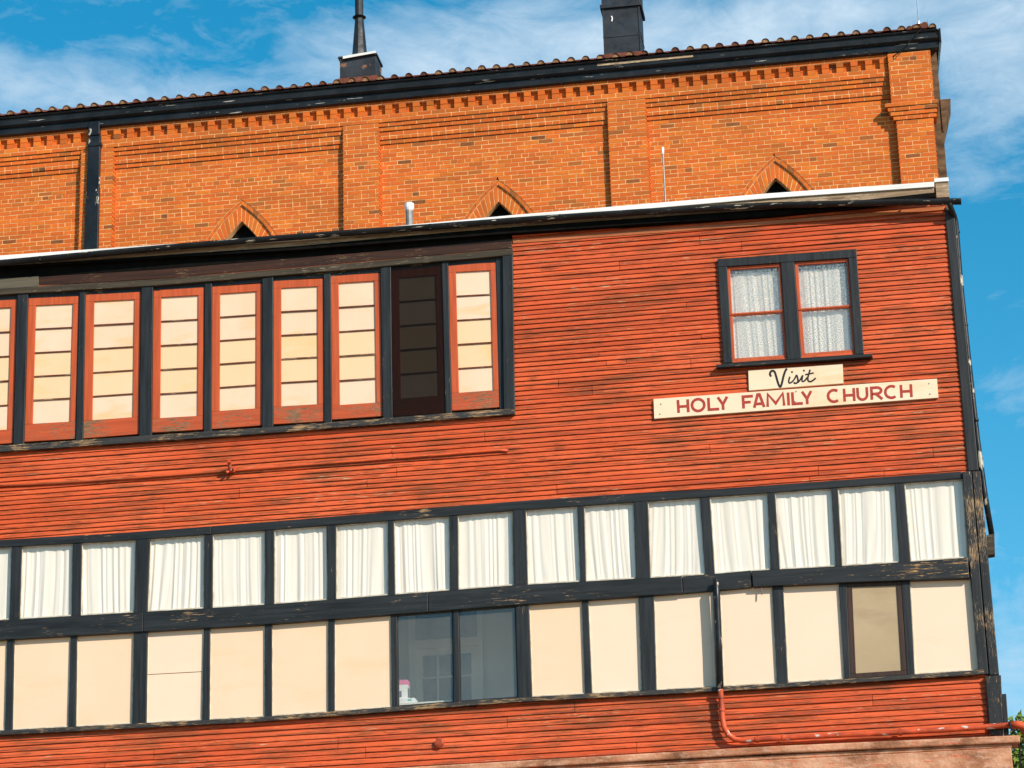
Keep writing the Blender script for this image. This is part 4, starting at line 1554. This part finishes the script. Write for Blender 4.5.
# ================================================================== PIPES AND SMALL THINGS
pb = at(718, 690, -.13)
pipe = empty('drain_pipe', pb, 'pipe running black down the dark timber, then red along the foot of the clapboards', 'pipe')
m = MB()
m.tube([at(716.0, 580.5, -.10), at(716.2, 584, -.14), at(716.9, 600, -.135), at(718.6, 640, -.13), at(720.2, 688.5, -.13)], [.036, .044, .044, .044, .044], 14)
m.build('upper_pipe', M['black_pipe'], pipe, smooth=True)
m = MB()
m.tube([at(720.4, 689.2, -.12), at(721.2, 700, -.115), at(722.4, 718, -.115), at(724.0, 727, -.115), at(728.0, 734.5, -.115), at(734.5, 739.2, -.115),
        at(742, 740.6, -.115), at(770, 738.6, -.115), at(860, 734.2, -.115), at(940, 730.2, -.125), at(1010, 725.0, -.14), at(1020, 724.4, -.14)], .035, 14)
m.build('lower_pipe', M['red_pipe'], pipe, smooth=True)
m = MB()
m.tube([at(1009, 725.4, -.14), at(1019, 724.8, -.14), at(1025.5, 727.5, -.14), at(1028, 734, -.14), at(1031, 775, -.14), at(1035, 830, -.14)], [.048, .052, .06, .066, .066, .066], 16)
m.build('elbow', M['red_pipe'], pipe, smooth=True)
for (px, py), (dx, dz) in (((720.9, 697), (0, .02)), ((721.8, 710), (0, .016)), ((757, 739.4), (.02, 0)), ((783.5, 737.8), (.014, 0)), ((900, 732.2), (.02, 0))):
    p = at(px, py, -.117)
    m = MB()
    m.tube([p - Vector((dx, 0, dz)), p + Vector((dx, 0, dz))], .044, 14)
    m.build('coupling', M['red_pipe'], pipe)
m = MB()
m.tube([at(1009, 722, -.2), at(1011, 728, -.21), at(1018.5, 738, -.2), at(1019.8, 752, -.17), at(1021, 790, -.17)], .012, 6)
m.build('wire', M['black'], pipe)

m = MB()
cpts = [(-60, 488.5), (60, 483), (150, 477), (229, 470.8), (300, 465.5), (400, 458), (500, 450.2), (508, 450.6)]
m.tube([at(x_, y_, -.040) for x_, y_ in cpts], .019, 8)
cd = tag(m.build('conduit', M['siding'], None, smooth=True), 'thin red conduit running along the clapboards under the shutters', 'conduit')
m = MB()
p = at(230.5, 468.5, -.05)
m.box(p.x - .03, p.x + .06, -.07, -.015, p.z - .055, p.z + .02)
m.tube([p + Vector((.0, -.02, -.03)), p + Vector((.015, -.13, .06))], .026, 10)
m.tube([p + Vector((.045, -.02, -.01)), p + Vector((.075, -.08, -.03))], .018, 10)
m.tube([p + Vector((-.01, -.02, -.03)), p + Vector((-.045, -.05, -.07))], .02, 10)
tag(m.build('pipe_tee', M['red_pipe'], None), 'small red pipe tee sticking out of the clapboards halfway along the conduit', 'pipe fitting')
m = MB()
p = at(440, 743, -.02)
m.tube([p + Vector((0, .02, 0)), p - Vector((0, .05, 0))], .062, 16)
m.tube([p - Vector((0, .05, 0)), p - Vector((0, .058, 0))], [.055, .04], 16)
tag(m.build('wall_plug', M['red_pipe'], None), 'round red capped plug on the lowest clapboards', 'wall plug')
m = MB()
p = at(761.3, 588, -.05)
m.tube([p, p + Vector((.003, -.01, -.09))], .009, 6)
tag(m.build('hook', M['grey_print'], None), 'small rusty hook hanging under the flaking beam above a cream panel', 'hook')

# vent pipe and thin pole standing on the annexe roof
p = at(409.5, 224, .5)
vp = empty('vent_pipe', p - Vector((0, 0, .2)), 'short galvanised vent pipe with a round cap in front of the brick wall', 'pipe')
m = MB()
m.tube([p - Vector((0, 0, .25)), p + Vector((0, 0, .20))], .052, 14)
m.build('tube', M['dull_steel'], vp, smooth=False)
m = MB()
m.tube([p + Vector((0, 0, .20)), p + Vector((0, 0, .24)), p + Vector((0, 0, .30)), p + Vector((0, 0, .312))], [.052, .068, .068, .05], 14)
m.build('cap', M['white'], vp)
p = at(665.8, 206, .6)
tpole = empty('thin_pole', p - Vector((0, 0, .25)), 'thin grey rod with a small white tip standing against the brick wall', 'pole')
m = MB()
m.tube([p - Vector((0, 0, .3)), at(662.8, 152, .6)], .012, 8)
m.build('rod', M['dull_steel'], tpole)
m = MB()
m.tube([at(662.9, 154, .6), at(662.6, 147.5, .6)], [.016, .022], 10)
m.build('tip', M['white'], tpole)

# things on the window ledge inside
m = MB()
m.pq([(394, 703.6), (455, 699.8), (456, 715), (394, 718)], .12, .50)
o = m.build('ledge', M['room_door'], house)
p = at(398.5, 702, .20)
ledge_z = at(400, 703.3, .12).z
zb_ = at(400, 703, .2).z
pkx0, pkx1 = at(398.0, 699, .2).x, at(408.0, 699, .2).x
zt_, zsp = at(400, 681.4, .2).z, at(400, 685.4, .2).z
ppb = empty('paper_pile', (pkx0 + .1, .25, ledge_z), 'small pile of white packets under the pink and white box behind the glass', 'papers')
m = MB()
m.box(pkx0 - .05, pkx1 + .10, .14, .36, ledge_z + .004, lerp(ledge_z, zb_, 1) + .045, 0)
m.build('packet', M['card'], ppb, .004)
m = MB()
m.box(pkx1 + .01, pkx1 + .06, .136, .139, ledge_z + .03, ledge_z + .055)
m.build('label', M['teal'], ppb)
ztop_p = zb_ + .05
bxo = empty('box', (pkx0 + .07, .25, ztop_p), 'pink topped white carton standing behind the clear window glass', 'box')
m = MB()
m.box(pkx0, pkx1, .17, .31, ztop_p, zsp)
m.build('carton', M['card'], bxo)
m = MB()
m.box(pkx0 - .002, pkx1 + .002, .168, .312, zsp + .0005, zt_ + .01)
m.build('lid', M['pink'], bxo)
m = MB()
m.box(pkx0 + .02, pkx0 + .055, .1665, .169, ztop_p + .02, ztop_p + .10)
m.box(pkx1 + .0005, pkx1 + .002, .19, .29, ztop_p + .02, ztop_p + .15)
m.build('print', M['grey_print'], bxo)

# ================================================================== STUCCO WALL AND TREE
sw = empty('stucco_wall', (0, -.3, 6.6), 'stained pink stucco wall with a peeling coping under the red clapboards', 'wall')
m = MB()
COP = [(-140, 794.5), (256, 774.5), (385, 768.2), (512, 760.8), (768, 746.0), (1020, 734.8)]
st2 = []
m.strip([(x_, y_, y_ + 7.5) for x_, y_ in COP], -.30, .10)
m.build('coping', M['stucco'], sw, .02)
m = MB()
m.strip([(x_, y_ + 7.6, y_ + 12) for x_, y_ in [(-140, 794.5), (512, 760.8), (1012, 735.2)]], -.25, .10)
m.strip([(x_, y_ + 12.1, y_ + 190) for x_, y_ in [(-140, 794.5), (512, 760.8), (1019, 734.9)]], -.285, .10)
m.build('body', M['stucco'], sw, .012)
m = MB()

# leafy tree behind the corner
tb = at(1016, 709, 9.0)
tree = empty('tree', (tb.x + .35, 9.0, 6.6), 'green leafy tree top showing behind the corner of the building', 'tree')
m = MB()
bx, by = tb.x + .35, 9.0
ztree = tb.z - .64
m.tube([(bx, by, 6.4), (bx + .05, by, lerp(6.4, ztree, .5)), (bx - .05, by, ztree - .6), (bx, by, ztree)], [.16, .12, .09, .03], 10)
rnd = random.Random(5)
for q in range(9):
    an = rnd.uniform(0, 6.28)
    z0 = rnd.uniform(ztree - 1.6, ztree - .4)
    m.tube([(bx, by, z0), (bx + .5 * math.cos(an), by + .5 * math.sin(an), z0 + .35), (bx + 1.1 * math.cos(an), by + 1.1 * math.sin(an), z0 + .6)], [.05, .035, .012], 7)
m.build('trunk', M['bark'], tree)
m = MB()
cl_list = []
for q in range(60):
    an, el, r = rnd.uniform(0, 6.28), rnd.uniform(-.7, 1.3), rnd.uniform(.5, 1.25)
    cl_list.append((bx + r * math.cos(an) * math.cos(el), by + r * math.sin(an) * math.cos(el), ztree - .55 + r * .8 * math.sin(el), rnd.uniform(.18, .34)))
for cx, cyy, cz, cr_ in cl_list:
    for q in range(75):
        d = Vector((rnd.gauss(0, 1), rnd.gauss(0, 1), rnd.gauss(0, 1))).normalized() * cr_ * rnd.uniform(.35, 1.05)
        c = Vector((cx, cyy, cz)) + d
        u = Vector((rnd.gauss(0, 1), rnd.gauss(0, 1), rnd.gauss(0, 1))).normalized()
        v = u.orthogonal().normalized()
        L_, W_ = rnd.uniform(.05, .085), rnd.uniform(.022, .036)
        m.face([c - u * L_, c + v * W_, c + u * L_, c - v * W_])
m.build('crown', M['leaf'], tree)
